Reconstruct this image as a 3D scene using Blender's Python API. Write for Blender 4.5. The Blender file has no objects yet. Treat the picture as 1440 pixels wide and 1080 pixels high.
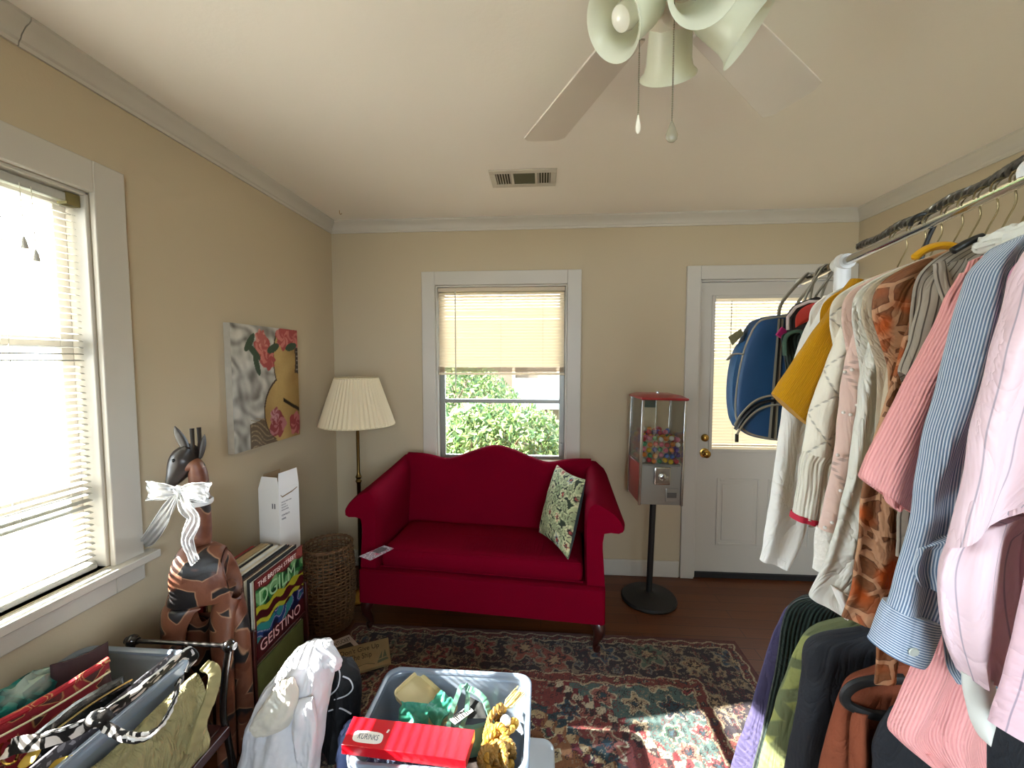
import bpy, math, random
import numpy as np
from mathutils import Vector, Matrix, noise

random.seed(7); RNG = np.random.default_rng(7)
C = bpy.context.scene.collection
PI = math.pi
# ---------------------------------------------------------------- measured camera / room frame
FPX = 580.0; YAW = math.radians(4.14); PITCH = math.radians(3.355); EYE = 1.49
EYEV = Vector((0, 0, EYE))
FWD = Vector((-math.sin(YAW)*math.cos(PITCH), math.cos(YAW)*math.cos(PITCH), -math.sin(PITCH)))
RGT = Vector((math.cos(YAW), math.sin(YAW), 0)); UPV = RGT.cross(FWD)
XL, XR, YB, YF, ZC = -1.468, 2.01, 2.83, -1.3, 2.44      # left wall, right wall, back wall, wall behind camera, ceiling

def sight(px, py): return FWD + RGT*((px-720)/FPX) - UPV*((py-540)/FPX)
def on_plane(px, py, p0, n):
    r = sight(px, py); return EYEV + r*((p0-EYEV).dot(n)/r.dot(n))
def on_x(px, py, v): return on_plane(px, py, Vector((v,0,0)), Vector((1,0,0)))
def on_y(px, py, v): return on_plane(px, py, Vector((0,v,0)), Vector((0,1,0)))
def on_z(px, py, v): return on_plane(px, py, Vector((0,0,v)), Vector((0,0,1)))

def lin(h):
    if isinstance(h, str):
        h = h.lstrip('#'); c = [int(h[i:i+2],16)/255 for i in (0,2,4)]
    else: c = h
    return tuple((x/12.92 if x <= .04045 else ((x+.055)/1.055)**2.4) for x in c)
def lin4(h): return (*lin(h), 1.0)

# ---------------------------------------------------------------- materials (all node based)
def _new(name):
    m = bpy.data.materials.new(name); m.use_nodes = True
    nt = m.node_tree; b = nt.nodes['Principled BSDF']
    return m, nt, b
def N(nt, t, **kw):
    n = nt.nodes.new(t)
    for k, v in kw.items(): setattr(n, k, v)
    return n
def mixcol(nt, fac, a, b):
    n = N(nt, 'ShaderNodeMix', data_type='RGBA'); 
    for sock, v in ((n.inputs[0], fac), (n.inputs[6], a), (n.inputs[7], b)):
        if hasattr(v, 'is_output'): nt.links.new(v, sock)
        else: sock.default_value = v
    return n.outputs[2]
def math_n(nt, op, a, b=None, c=None):
    n = N(nt, 'ShaderNodeMath', operation=op)
    for i, v in enumerate((a, b, c)):
        if v is None: continue
        if hasattr(v, 'is_output'): nt.links.new(v, n.inputs[i])
        else: n.inputs[i].default_value = v
    return n.outputs[0]
def objco(nt): return N(nt, 'ShaderNodeTexCoord').outputs['Object']
def add_bump(nt, b, h, strength, dist=.01):
    n = N(nt, 'ShaderNodeBump'); n.inputs['Strength'].default_value = strength; n.inputs['Distance'].default_value = dist
    nt.links.new(h, n.inputs['Height'])
    if b.inputs['Normal'].is_linked: nt.links.new(b.inputs['Normal'].links[0].from_socket, n.inputs['Normal'])
    nt.links.new(n.outputs[0], b.inputs['Normal'])
def add_wrinkles(nt, b, amt=.5, sx=16, sy=5, dist=.02):
    """soft creases running mostly down the cloth"""
    mp = N(nt, 'ShaderNodeMapping'); mp.inputs['Scale'].default_value = (sx, sy, 1); nt.links.new(N(nt, 'ShaderNodeUVMap').outputs[0], mp.inputs[0])
    a = N(nt, 'ShaderNodeTexNoise'); a.inputs['Scale'].default_value = 1; a.inputs['Detail'].default_value = 4; a.inputs['Roughness'].default_value = .55; a.inputs['Distortion'].default_value = .8
    nt.links.new(mp.outputs[0], a.inputs['Vector'])
    r = math_n(nt, 'ABSOLUTE', math_n(nt, 'SUBTRACT', a.outputs[0], .5))
    add_bump(nt, b, math_n(nt, 'POWER', math_n(nt, 'MULTIPLY', r, 2.), .6), amt, dist)
def noise_n(nt, scale, detail=3, co=None, rough=.5):
    n = N(nt, 'ShaderNodeTexNoise'); n.inputs['Scale'].default_value = scale; n.inputs['Detail'].default_value = detail
    n.inputs['Roughness'].default_value = rough
    nt.links.new(co or objco(nt), n.inputs['Vector']); return n.outputs[0]
_cache = {}
def mat(name, col, rough=.6, metal=0., var=.06, vscale=6., bump=0., bscale=200., sheen=0., spec=.5, trans=0., coat=0., wr=0.):
    if name in _cache: return _cache[name]
    m, nt, b = _new(name)
    c = lin4(col); d = tuple(x*(1-var*2) for x in c[:3])+(1,); e = tuple(min(1, x*(1+var)) for x in c[:3])+(1,)
    nz = noise_n(nt, vscale)
    nt.links.new(mixcol(nt, nz, d, e), b.inputs['Base Color'])
    b.inputs['Roughness'].default_value = rough; b.inputs['Metallic'].default_value = metal
    b.inputs['Sheen Weight'].default_value = sheen; b.inputs['Specular IOR Level'].default_value = spec
    b.inputs['Coat Weight'].default_value = coat
    if bump: add_bump(nt, b, noise_n(nt, bscale, 2), bump)
    if wr: add_wrinkles(nt, b, wr)
    if trans:
        t = N(nt, 'ShaderNodeBsdfTranslucent'); t.inputs[0].default_value = c
        mx = N(nt, 'ShaderNodeMixShader'); mx.inputs[0].default_value = trans
        nt.links.new(b.outputs[0], mx.inputs[1]); nt.links.new(t.outputs[0], mx.inputs[2])
        nt.links.new(mx.outputs[0], nt.nodes['Material Output'].inputs[0])
    _cache[name] = m; return m
def mat_attr(name, rough=.8, bump=0., bscale=300., sheen=0., spec=.3, grain=.12, gscale=120.):
    if name in _cache: return _cache[name]
    m, nt, b = _new(name)
    a = N(nt, 'ShaderNodeAttribute', attribute_name='Col')
    nz = noise_n(nt, gscale, 2)
    mu = N(nt, 'ShaderNodeMix', data_type='RGBA', blend_type='MULTIPLY'); mu.inputs[0].default_value = 1
    nt.links.new(a.outputs[0], mu.inputs[6])
    g = N(nt, 'ShaderNodeMapRange'); g.inputs[3].default_value = 1-grain; g.inputs[4].default_value = 1+grain
    nt.links.new(nz, g.inputs[0]); nt.links.new(g.outputs[0], mu.inputs[7])
    nt.links.new(mu.outputs[2], b.inputs['Base Color'])
    b.inputs['Roughness'].default_value = rough; b.inputs['Sheen Weight'].default_value = sheen; b.inputs['Specular IOR Level'].default_value = spec
    if bump: add_bump(nt, b, noise_n(nt, bscale, 2), bump)
    _cache[name] = m; return m
def uv_axis(nt, ax, freq, wob=0.):
    u = N(nt, 'ShaderNodeUVMap'); s = N(nt, 'ShaderNodeSeparateXYZ'); nt.links.new(u.outputs[0], s.inputs[0])
    v = math_n(nt, 'MULTIPLY', s.outputs[ax], freq)
    if wob: v = math_n(nt, 'ADD', v, math_n(nt, 'MULTIPLY', noise_n(nt, 8), wob))
    return v
def mat_stripe(name, c1, c2, freq, duty=.5, ax=0, rough=.8, bump=.0, wob=0., soft=.08, trans=.12, wr=.35):
    """woven / printed stripes running down the cloth (UV in metres)"""
    if name in _cache: return _cache[name]
    m, nt, b = _new(name)
    f = math_n(nt, 'PINGPONG', uv_axis(nt, ax, freq*2, wob), 1.)
    mr = N(nt, 'ShaderNodeMapRange'); mr.inputs[1].default_value = duty-soft; mr.inputs[2].default_value = duty+soft
    nt.links.new(f, mr.inputs[0])
    nt.links.new(mixcol(nt, mr.outputs[0], lin4(c1), lin4(c2)), b.inputs['Base Color'])
    b.inputs['Roughness'].default_value = rough; b.inputs['Sheen Weight'].default_value = .15; b.inputs['Specular IOR Level'].default_value = .2
    if bump: add_bump(nt, b, f, bump, .006)
    if wr: add_wrinkles(nt, b, wr)
    if trans:
        t = N(nt, 'ShaderNodeBsdfTranslucent'); t.inputs[0].default_value = lin4(c1)
        mx = N(nt, 'ShaderNodeMixShader'); mx.inputs[0].default_value = trans
        nt.links.new(b.outputs[0], mx.inputs[1]); nt.links.new(t.outputs[0], mx.inputs[2])
        nt.links.new(mx.outputs[0], nt.nodes['Material Output'].inputs[0])
    _cache[name] = m; return m
def mat_quilt(name, c, freq, rough=.75, bump=.6):
    if name in _cache: return _cache[name]
    m, nt, b = _new(name)
    u = N(nt, 'ShaderNodeUVMap'); s = N(nt, 'ShaderNodeSeparateXYZ'); nt.links.new(u.outputs[0], s.inputs[0])
    a = math_n(nt, 'PINGPONG', math_n(nt, 'MULTIPLY', math_n(nt, 'ADD', s.outputs[0], s.outputs[1]), freq), 1.)
    d = math_n(nt, 'PINGPONG', math_n(nt, 'MULTIPLY', math_n(nt, 'SUBTRACT', s.outputs[0], s.outputs[1]), freq), 1.)
    h = math_n(nt, 'POWER', math_n(nt, 'MULTIPLY', math_n(nt, 'MINIMUM', a, .35), math_n(nt, 'MINIMUM', d, .35)), .5)
    h2 = math_n(nt, 'ADD', h, math_n(nt, 'MULTIPLY', noise_n(nt, 300), .06))
    ln_ = N(nt, 'ShaderNodeMapRange'); ln_.inputs[1].default_value = .10; ln_.inputs[2].default_value = .03; nt.links.new(math_n(nt, 'MINIMUM', a, d), ln_.inputs[0])
    dk_ = tuple(x*.62 for x in lin(c))+(1,); ds_ = math_n(nt, 'GREATER_THAN', math_n(nt, 'PINGPONG', math_n(nt, 'MULTIPLY', s.outputs[1], 160.), 1.), .45)
    nt.links.new(mixcol(nt, math_n(nt, 'MULTIPLY', ln_.outputs[0], ds_), lin4(c), dk_), b.inputs['Base Color']); b.inputs['Roughness'].default_value = rough
    b.inputs['Sheen Weight'].default_value = .2; b.inputs['Specular IOR Level'].default_value = .2
    add_bump(nt, b, h2, bump, .012); add_wrinkles(nt, b, .25)
    _cache[name] = m; return m
def mat_cells(name, ground, cell, edge, scale, rough=.7, thr=(.06, .3), co='uv', spec=.3, third=None, tscale=3.):
    """irregular blotches (animal patches, floral chiffon)"""
    if name in _cache: return _cache[name]
    m, nt, b = _new(name)
    vec = N(nt, 'ShaderNodeUVMap').outputs[0] if co == 'uv' else objco(nt)
    nzn = N(nt, 'ShaderNodeTexNoise'); nzn.inputs['Scale'].default_value = scale*1.2
    nt.links.new(vec, nzn.inputs['Vector'])
    va = N(nt, 'ShaderNodeVectorMath', operation='MULTIPLY_ADD')
    nt.links.new(nzn.outputs['Color'], va.inputs[0]); va.inputs[1].default_value = (.35/scale,)*3; nt.links.new(vec, va.inputs[2])
    vo = N(nt, 'ShaderNodeTexVoronoi', feature='DISTANCE_TO_EDGE'); vo.inputs['Scale'].default_value = scale
    nt.links.new(va.outputs[0], vo.inputs['Vector'])
    r = N(nt, 'ShaderNodeValToRGB'); e = r.color_ramp.elements
    e[0].position = 0; e[0].color = lin4(ground); e[1].position = 1; e[1].color = lin4(cell)
    for p, c in ((thr[0], ground), (thr[0]+.025, edge), (thr[0]+.05, cell)):
        q = e.new(p); q.color = lin4(c)
    nt.links.new(vo.outputs[0], r.inputs[0]); out = r.outputs[0]
    if third:
        tn = N(nt, 'ShaderNodeTexNoise'); tn.inputs['Scale'].default_value = tscale; nt.links.new(vec, tn.inputs['Vector'])
        mr = N(nt, 'ShaderNodeMapRange'); mr.inputs[1].default_value = .52; mr.inputs[2].default_value = .62; nt.links.new(tn.outputs[0], mr.inputs[0])
        out = mixcol(nt, mr.outputs[0], out, lin4(third))
    nt.links.new(out, b.inputs['Base Color']); b.inputs['Roughness'].default_value = rough; b.inputs['Specular IOR Level'].default_value = spec
    add_bump(nt, b, noise_n(nt, scale*6), .15)
    if co == 'uv': add_wrinkles(nt, b, .4)
    _cache[name] = m; return m
def mat_clear(name, tint='#f2f7ff', clear=.85, rough=.05, milky=0., milk='#cfd9e6', gloss=.1):
    """glass / clear or milky plastic: see-through share, a glossy share, and a milky scattering share"""
    if name in _cache: return _cache[name]
    m, nt, b = _new(name); nt.nodes.remove(b); out = nt.nodes['Material Output']
    t = N(nt, 'ShaderNodeBsdfTransparent'); t.inputs[0].default_value = lin4(tint)
    g = N(nt, 'ShaderNodeBsdfGlossy'); g.inputs['Roughness'].default_value = rough
    lw = N(nt, 'ShaderNodeFresnel'); lw.inputs[0].default_value = 1.45
    mx = N(nt, 'ShaderNodeMixShader'); nt.links.new(math_n(nt, 'ADD', math_n(nt, 'MULTIPLY', lw.outputs[0], .8), gloss*.2), mx.inputs[0])
    nt.links.new(g.outputs[0], mx.inputs[2])
    if milky:
        d = N(nt, 'ShaderNodeBsdfDiffuse'); d.inputs[0].default_value = lin4(milk)
        tr = N(nt, 'ShaderNodeBsdfTranslucent'); tr.inputs[0].default_value = lin4(milk)
        m2 = N(nt, 'ShaderNodeMixShader'); m2.inputs[0].default_value = .5
        nt.links.new(d.outputs[0], m2.inputs[1]); nt.links.new(tr.outputs[0], m2.inputs[2])
        m3 = N(nt, 'ShaderNodeMixShader'); m3.inputs[0].default_value = milky
        nt.links.new(t.outputs[0], m3.inputs[1]); nt.links.new(m2.outputs[0], m3.inputs[2]); nt.links.new(m3.outputs[0], mx.inputs[1])
    else: nt.links.new(t.outputs[0], mx.inputs[1])
    nt.links.new(mx.outputs[0], out.inputs[0])
    _cache[name] = m; return m

# ---------------------------------------------------------------- mesh building
class MB:
    def __init__(s): s.v = []; s.f = []; s.uv = []; s.mi = []; s.col = []
    def add(s, vs, fs, uv=None, mi=0):
        o = len(s.v); s.v += [Vector(v) for v in vs]; s.uv += uv if uv else [(0, 0)]*len(vs)
        s.f += [tuple(i+o for i in f) for f in fs]; s.mi += [mi]*len(fs); return s
    def box(s, x0, x1, y0, y1, z0, z1, M=None, mi=0):
        vs = [Vector(p) for p in ((x0,y0,z0),(x1,y0,z0),(x1,y1,z0),(x0,y1,z0),(x0,y0,z1),(x1,y0,z1),(x1,y1,z1),(x0,y1,z1))]
        if M: vs = [M @ v for v in vs]
        return s.add(vs, [(3,2,1,0),(4,5,6,7),(0,1,5,4),(1,2,6,5),(2,3,7,6),(3,0,4,7)], mi=mi)
    def loft(s, rings, cap0=True, cap1=True, closed=True, uvs=None, mi=0):
        n = len(rings[0]); vs = [p for r in rings for p in r]; fs = []
        for i in range(len(rings)-1):
            for j in range(n if closed else n-1):
                k = (j+1) % n; fs.append((i*n+j, i*n+k, (i+1)*n+k, (i+1)*n+j))
        if cap0: fs.append(tuple(range(n-1, -1, -1)))
        if cap1: fs.append(tuple((len(rings)-1)*n+j for j in range(n)))
        return s.add(vs, fs, [u for r in uvs for u in r] if uvs else None, mi)
    def tube(s, pts, r, n=8, cap=True, mi=0, flat=None):
        pts = [Vector(p) for p in pts]; rings = []; up = None
        for i, p in enumerate(pts):
            t = (pts[min(i+1, len(pts)-1)]-pts[max(i-1, 0)]).normalized()
            if up is None:
                up = Vector((0,0,1)) if abs(t.z) < .9 else Vector((1,0,0))
            a = (up - t*up.dot(t)).normalized(); up = a; b = t.cross(a)
            rr = r[i] if isinstance(r, (list, tuple)) else r
            ra, rb = (rr, rr) if flat is None else (rr*flat, rr)
            rings.append([p + a*math.cos(2*PI*j/n)*ra + b*math.sin(2*PI*j/n)*rb for j in range(n)])
        return s.loft(rings, cap, cap, mi=mi)
    def cyl(s, p0, p1, r0, r1=None, n=16, mi=0): return s.tube([p0, p1], [r0, r0 if r1 is None else r1], n, mi=mi)
    def lathe(s, prof, c=(0,0,0), n=24, M=None, cap=True, mi=0, pleat=0, pn=0):
        c = Vector(c); rings = []
        for r, z in prof:
            ring = []
            for j in range(n):
                a = 2*PI*j/n; rr = r*(1+(pleat*(1 if j % 2 else -1)))
                v = Vector((rr*math.cos(a), rr*math.sin(a), z)); ring.append((M @ v if M else v)+c)
            rings.append(ring)
        return s.loft(rings, cap, cap, mi=mi)
    def grid(s, f, nu, nv, uvf=None, mi=0):
        vs = []; uv = []
        for j in range(nv+1):
            for i in range(nu+1):
                u, v = i/nu, j/nv; vs.append(f(u, v)); uv.append(uvf(u, v) if uvf else (u, v))
        fs = [(j*(nu+1)+i, j*(nu+1)+i+1, (j+1)*(nu+1)+i+1, (j+1)*(nu+1)+i) for j in range(nv) for i in range(nu)]
        return s.add(vs, fs, uv, mi)
    def ball(s, c, r, n=12, m=8, mi=0, sc=(1,1,1)):
        c = Vector(c)
        prof = [(r*math.sin(PI*i/m), -r*math.cos(PI*i/m)) for i in range(m+1)]
        prof[0] = (r*.02, -r); prof[-1] = (r*.02, r)
        M = Matrix.Diagonal((*sc, 1)); return s.lathe(prof, c, n, M, mi=mi)
    def prism(s, poly, fmap, t0, t1, mi=0):
        """extrude a 2-D outline: fmap(a, b, t) -> point"""
        n = len(poly); r0 = [fmap(a, b, t0) for a, b in poly]; r1 = [fmap(a, b, t1) for a, b in poly]
        return s.loft([r0, r1], mi=mi)

ORG = {}
def thing(name, label, cat, loc=(0,0,0), group=None, kind=None):
    o = bpy.data.objects.new(name, None); C.objects.link(o); o.location = loc; o.empty_display_size = .05
    ORG[o] = Vector(loc); tag(o, label, cat, group, kind); return o
def tag(o, label, cat, group=None, kind=None):
    if label: o['label'] = label
    if cat: o['category'] = cat
    if group: o['group'] = group
    if kind: o['kind'] = kind
    return o
def emit(name, mb, m, parent=None, smooth=True, bevel=0., seg=2, solid=0., sub=0, angle=40, label=None, loc=None):
    base = ORG[parent] if parent is not None else Vector(loc or (0,0,0))
    me = bpy.data.meshes.new(name)
    me.from_pydata([v-base for v in mb.v], [], mb.f)
    for k in (m if isinstance(m, (list, tuple)) else [m]): me.materials.append(k)
    if any(mb.mi): me.polygons.foreach_set('material_index', mb.mi)
    uvl = me.uv_layers.new(name='UVMap')
    li = np.zeros(len(me.loops), dtype=np.int32); me.loops.foreach_get('vertex_index', li)
    uvl.data.foreach_set('uv', np.array(mb.uv, dtype=np.float32)[li].ravel())
    if mb.col:
        ca = me.color_attributes.new('Col', 'FLOAT_COLOR', 'POINT'); ca.data.foreach_set('color', np.array(mb.col, dtype=np.float32).ravel())
    import bmesh
    bm = bmesh.new(); bm.from_mesh(me); bmesh.ops.recalc_face_normals(bm, faces=bm.faces); bm.to_mesh(me); bm.free()
    if smooth:
        me.polygons.foreach_set('use_smooth', [True]*len(me.polygons))
        if not sub and not solid: me.set_sharp_from_angle(angle=math.radians(angle))
    o = bpy.data.objects.new(name, me); C.objects.link(o)
    if parent is not None: o.parent = parent
    else: o.location = base
    ORG[o] = base
    if bevel:
        b = o.modifiers.new('edge', 'BEVEL'); b.width = bevel; b.segments = seg; b.limit_method = 'ANGLE'; b.angle_limit = math.radians(35)
    if solid:
        s_ = o.modifiers.new('thick', 'SOLIDIFY'); s_.thickness = solid; s_.offset = 0
    if sub:
        s_ = o.modifiers.new('sub', 'SUBSURF'); s_.levels = sub; s_.render_levels = sub
    if label: o['label'] = label
    return o
def struct(name, mb, m, parent=None, **kw):
    o = emit(name, mb, m, parent, **kw)
    if parent is None: o['kind'] = 'structure'
    return o
def copy_tree(o, parent=None, delta=None):
    c = o.copy(); C.objects.link(c)
    if parent is not None: c.parent = parent
    ORG[c] = ORG[o].copy()
    for ch in list(o.children): copy_tree(ch, c)
    if delta is not None: c.location = c.location + Vector(delta)
    return c
def lettering(name, body, size, M, m, parent, extrude=.0008, sx=1., align='LEFT', label=None):
    cu = bpy.data.curves.new(name, 'FONT'); cu.body = body; cu.size = size; cu.extrude = extrude; cu.align_x = align
    t = bpy.data.objects.new(name+'_tmp', cu); C.objects.link(t)
    dg = bpy.context.evaluated_depsgraph_get(); me = bpy.data.meshes.new_from_object(t.evaluated_get(dg))
    bpy.data.objects.remove(t); bpy.data.curves.remove(cu)
    me.transform(Matrix.Diagonal((sx,1,1,1))); me.transform(M); me.transform(Matrix.Translation(-ORG[parent]))
    me.materials.clear(); me.materials.append(m); me.name = name
    o = bpy.data.objects.new(name, me); C.objects.link(o); o.parent = parent; ORG[o] = ORG[parent]
    if label: o['label'] = label
    return o
def frame_mat(o, x, y):
    """matrix whose local x, y axes lie along the given directions at point o"""
    x = Vector(x).normalized(); y = Vector(y); y = (y-x*x.dot(y)).normalized(); z = x.cross(y)
    M = Matrix((x, y, z)).transposed().to_4x4(); M.translation = Vector(o); return M
def crom(P, t):
    """Catmull-Rom through rows of numbers"""
    n = len(P); i = min(int(t), n-2); f = t-i
    a, b, c, d = P[max(i-1,0)], P[i], P[i+1], P[min(i+2,n-1)]
    return [.5*((2*q)+(-p+r)*f+(2*p-5*q+4*r-s)*f*f+(-p+3*q-3*r+s)*f**3) for p,q,r,s in zip(a,b,c,d)]
def smooth_path(pts, n):
    pts = [list(p) for p in pts]
    return [Vector(crom(pts, (len(pts)-1)*i/n)) for i in range(n+1)]
def nz(x, y=0., z=0.): return noise.noise(Vector((x, y, z)))
SKY, SUN, EXPO = 4.8, 33.0, 2.0
# ================================================================ THE ROOM
M_wall = mat('wall_paint', '#bdae94', .85, var=.02, vscale=1.5, bump=.04, bscale=120, spec=.2)
M_ceil = mat('ceiling_paint', '#efeae3', .9, var=.02, vscale=1.2, bump=.05, bscale=90, spec=.15)
M_trim = mat('trim_paint', '#c2bcb1', .45, var=.02, vscale=4, bump=.02)
M_door = mat('door_paint', '#beb8ad', .5, var=.03, vscale=3)
M_alu = mat('window_aluminium', '#8d8c86', .45, .6, var=.08)
M_slat_w = mat('blind_slat_white', '#bdbbb4', .5, var=.01, trans=.08)
M_slat_c = mat('blind_slat_cream', '#f0e4cf', .55, var=.02, trans=.5)
M_cord = mat('blind_cord', '#d8d2c0', .8)
M_glass = mat_clear('window_glass', '#fbfdfd')
M_brass = mat('brass', '#b8924a', .25, 1., var=.1)
M_dark = mat('dark_gap', '#1a1614', .8)

def floor_mat():
    m, nt, b = _new('floor_boards')
    co = objco(nt); br = N(nt, 'ShaderNodeTexBrick'); br.inputs['Scale'].default_value = 1
    br.inputs['Brick Width'].default_value = 1.1; br.inputs['Row Height'].default_value = .082; br.inputs['Mortar Size'].default_value = .0015
    br.inputs['Color1'].default_value = lin4('#54290f'); br.inputs['Color2'].default_value = lin4('#653718'); br.inputs['Mortar'].default_value = lin4('#241008')
    nt.links.new(co, br.inputs['Vector'])
    mp = N(nt, 'ShaderNodeMapping'); mp.inputs['Scale'].default_value = (3, 60, 1); nt.links.new(co, mp.inputs[0])
    g = noise_n(nt, 1.5, 6, mp.outputs[0])
    mr = N(nt, 'ShaderNodeMapRange'); mr.inputs[3].default_value = .65; mr.inputs[4].default_value = 1.3; nt.links.new(g, mr.inputs[0])
    mu = N(nt, 'ShaderNodeMix', data_type='RGBA', blend_type='MULTIPLY'); mu.inputs[0].default_value = 1
    nt.links.new(br.outputs[0], mu.inputs[6]); nt.links.new(mr.outputs[0], mu.inputs[7]); nt.links.new(mu.outputs[2], b.inputs['Base Color'])
    b.inputs['Roughness'].default_value = .42; add_bump(nt, b, br.outputs['Fac'], .2, .002)
    return m
struct('floor', MB().box(XL-.12, XR+.12, YF-.12, YB+.12, -.1, 0), floor_mat(), smooth=False)
struct('ceiling', MB().box(XL-.12, XR+.12, YF-.12, YB+.12, ZC, ZC+.1), M_ceil, smooth=False)

def walled(name, axis, a0, a1, t0, t1, hole=None):
    """wall slab from a0 to a1 (t0..t1 thick), z 0..ZC, with one opening (h0,h1,z0,z1)"""
    mb = MB()
    def bx(p0, p1, z0, z1):
        if p1-p0 < 1e-4 or z1-z0 < 1e-4: return
        if axis == 'x': mb.box(p0, p1, t0, t1, z0, z1)
        else: mb.box(t0, t1, p0, p1, z0, z1)
    hs = sorted(hole or [])
    cur = a0
    for h0, h1, z0, z1 in hs:
        bx(cur, h0, 0, ZC); bx(h0, h1, 0, z0); bx(h0, h1, z1, ZC); cur = h1
    bx(cur, a1, 0, ZC)
    return struct(name, mb, M_wall, smooth=False)
LW = (.16, 1.268, .79, 2.03)        # left window opening (y0,y1,z0,z1)
BW = (-.735, .17, .79, 2.0)         # back window opening (x0,x1,z0,z1)
DW = (1.035, 1.945, 0.0, 2.015)     # door opening
walled('wall_left', 'y', YF-.12, YB+.12, XL-.12, XL, [LW])
walled('wall_back', 'x', XL, XR, YB, YB+.12, [BW, DW])
walled('wall_right', 'y', YF-.12, YB+.12, XR, XR+.12)
walled('wall_front', 'x', XL, XR, YF-.12, YF, [(-.1, 1.4, .9, 2.1)])   # unseen opening behind the camera, added to let in fill daylight
# panes and bars of the added fill window behind the camera
g = MB().box(-.1, 1.4, YF-.07, YF-.066, .9, 2.1)
w3 = struct('fill_window', MB().box(-.1,1.4,YF-.1,YF-.05,1.48,1.52).box(-.1,-.06,YF-.1,YF-.05,.9,2.1).box(1.36,1.4,YF-.1,YF-.05,.9,2.1), M_trim)
emit('pane', g, M_glass, w3)

# crown moulding, baseboards
def crown(name, p0, p1, inward):
    p0, p1, n = Vector(p0), Vector(p1), Vector(inward)
    prof = [(0,-.075),(.008,-.075),(.010,-.064),(.016,-.058),(.020,-.045),(.034,-.026),(.046,-.018),(.052,-.010),(.052,0),(0,0)]
    mb = MB(); mb.loft([[p + n*a + Vector((0,0,ZC+b)) for a, b in prof] for p in (p0, p1)])
    struct(name, mb, M_trim, angle=20)
crown('trim_1', (XL,YF,0), (XL,1.10,0), (1,0,0)); crown('trim_2', (XL,1.103,0), (XL,YB,0), (1,0,0))
crown('trim_3', (XL,YB,0), (XR,YB,0), (0,-1,0)); crown('trim_4', (XR,YF,0), (XR,YB,0), (-1,0,0))
def skirt(name, x0, x1, y0, y1):
    mb = MB().box(x0, x1, y0, y1, 0, .115); 
    struct(name, mb, M_trim, bevel=.006)
skirt('baseboard_left', XL, XL+.016, YF, YB); skirt('baseboard_back', XL+.016, .94, YB-.016, YB); skirt('baseboard_right', XR-.016, XR, YF, YB)

# ---- windows: casing (trim), stool, sash bars, panes
def casing_back():
    x0, x1, z0, z1 = BW; w = .092; y0, y1 = YB-.02, YB
    mb = MB().box(x0-w, x0, y0, y1, z0-.06, z1+w).box(x1, x1+w, y0, y1, z0-.06, z1+w).box(x0, x1, y0, y1, z1, z1+w)
    mb.box(x0-w-.02, x1+w+.02, y0-.03, y1, z0-.03, z0).box(x0-w, x1+w, y0, y1, z0-.11, z0-.03)
    mb.box(x0-.0, x0+.012, YB, YB+.11, z0, z1).box(x1-.012, x1, YB, YB+.11, z0, z1).box(x0, x1, YB, YB+.11, z1-.012, z1)
    return struct('trim_5', mb, M_trim, bevel=.003)
casing_back()
x0, x1, z0, z1 = BW; x0 += .013; x1 -= .013; z1 -= .013; yy = YB+.055
mb = MB()
for a, b, c, d in ((x0,x0+.035,z0,z1),(x1-.035,x1,z0,z1),(x0+.035,x1-.035,z0,z0+.022),(x0+.035,x1-.035,z1-.04,z1)): mb.box(a,b,yy,yy+.03,c,d)
w1 = struct('window_1', mb, M_alu, bevel=.002)
emit('meeting_rail', MB().box(x0+.036, x1-.036, yy-.005, yy+.025, 1.185, 1.212), M_alu, w1, bevel=.002)
emit('pane', MB().box(x0+.036, x1-.036, yy+.012, yy+.015, z0+.023, z1-.041), M_glass, w1, smooth=False)
emit('crank', MB().box(x1-.03, x1-.012, yy-.02, yy-.001, z0+.03, z0+.12), M_alu, w1, bevel=.003)

y0, y1, z0, z1 = LW; w = .102
mb = MB().box(XL, XL+.02, y1, y1+w, z0-.10, z1+w).box(XL, XL+.02, y0-w, y0, z0-.10, z1+w).box(XL, XL+.02, y0, y1, z1, z1+w)
mb.box(XL, XL+.02, y0, y1, z0-.10, z0-.03)
mb.box(XL, XL+.055, y0-w-.03, y1+w+.03, z0-.03, z0-.002)
mb.box(XL-.115, XL, y1-.012, y1, z0, z1).box(XL-.115, XL, y0, y0+.012, z0, z1).box(XL-.115, XL, y0, y1, z1-.012, z1).box(XL-.115,XL,y0,y1,z0-.02,z0)
struct('trim_6', mb, M_trim, bevel=.003)
mb = MB(); xx = XL-.10; ya, yb, zb = y0+.013, y1-.013, z1-.013
for a, b, c, d in ((ya,ya+.035,z0+.001,zb),(yb-.035,yb,z0+.001,zb),(ya+.035,yb-.035,z0+.001,z0+.035),(ya+.035,yb-.035,zb-.035,zb)): mb.box(xx,xx+.03,a,b,c,d)
w2 = struct('window_2', mb, M_trim, bevel=.002)
for zc in (1.545, 1.06): emit('sash_bar', MB().box(xx+.002, xx+.03, ya+.036, yb-.036, zc-.018, zc+.018), M_trim, w2, bevel=.002)
emit('pane', MB().box(xx+.012, xx+.015, ya+.036, yb-.036, z0+.036, zb-.036), M_glass, w2, smooth=False)

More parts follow.
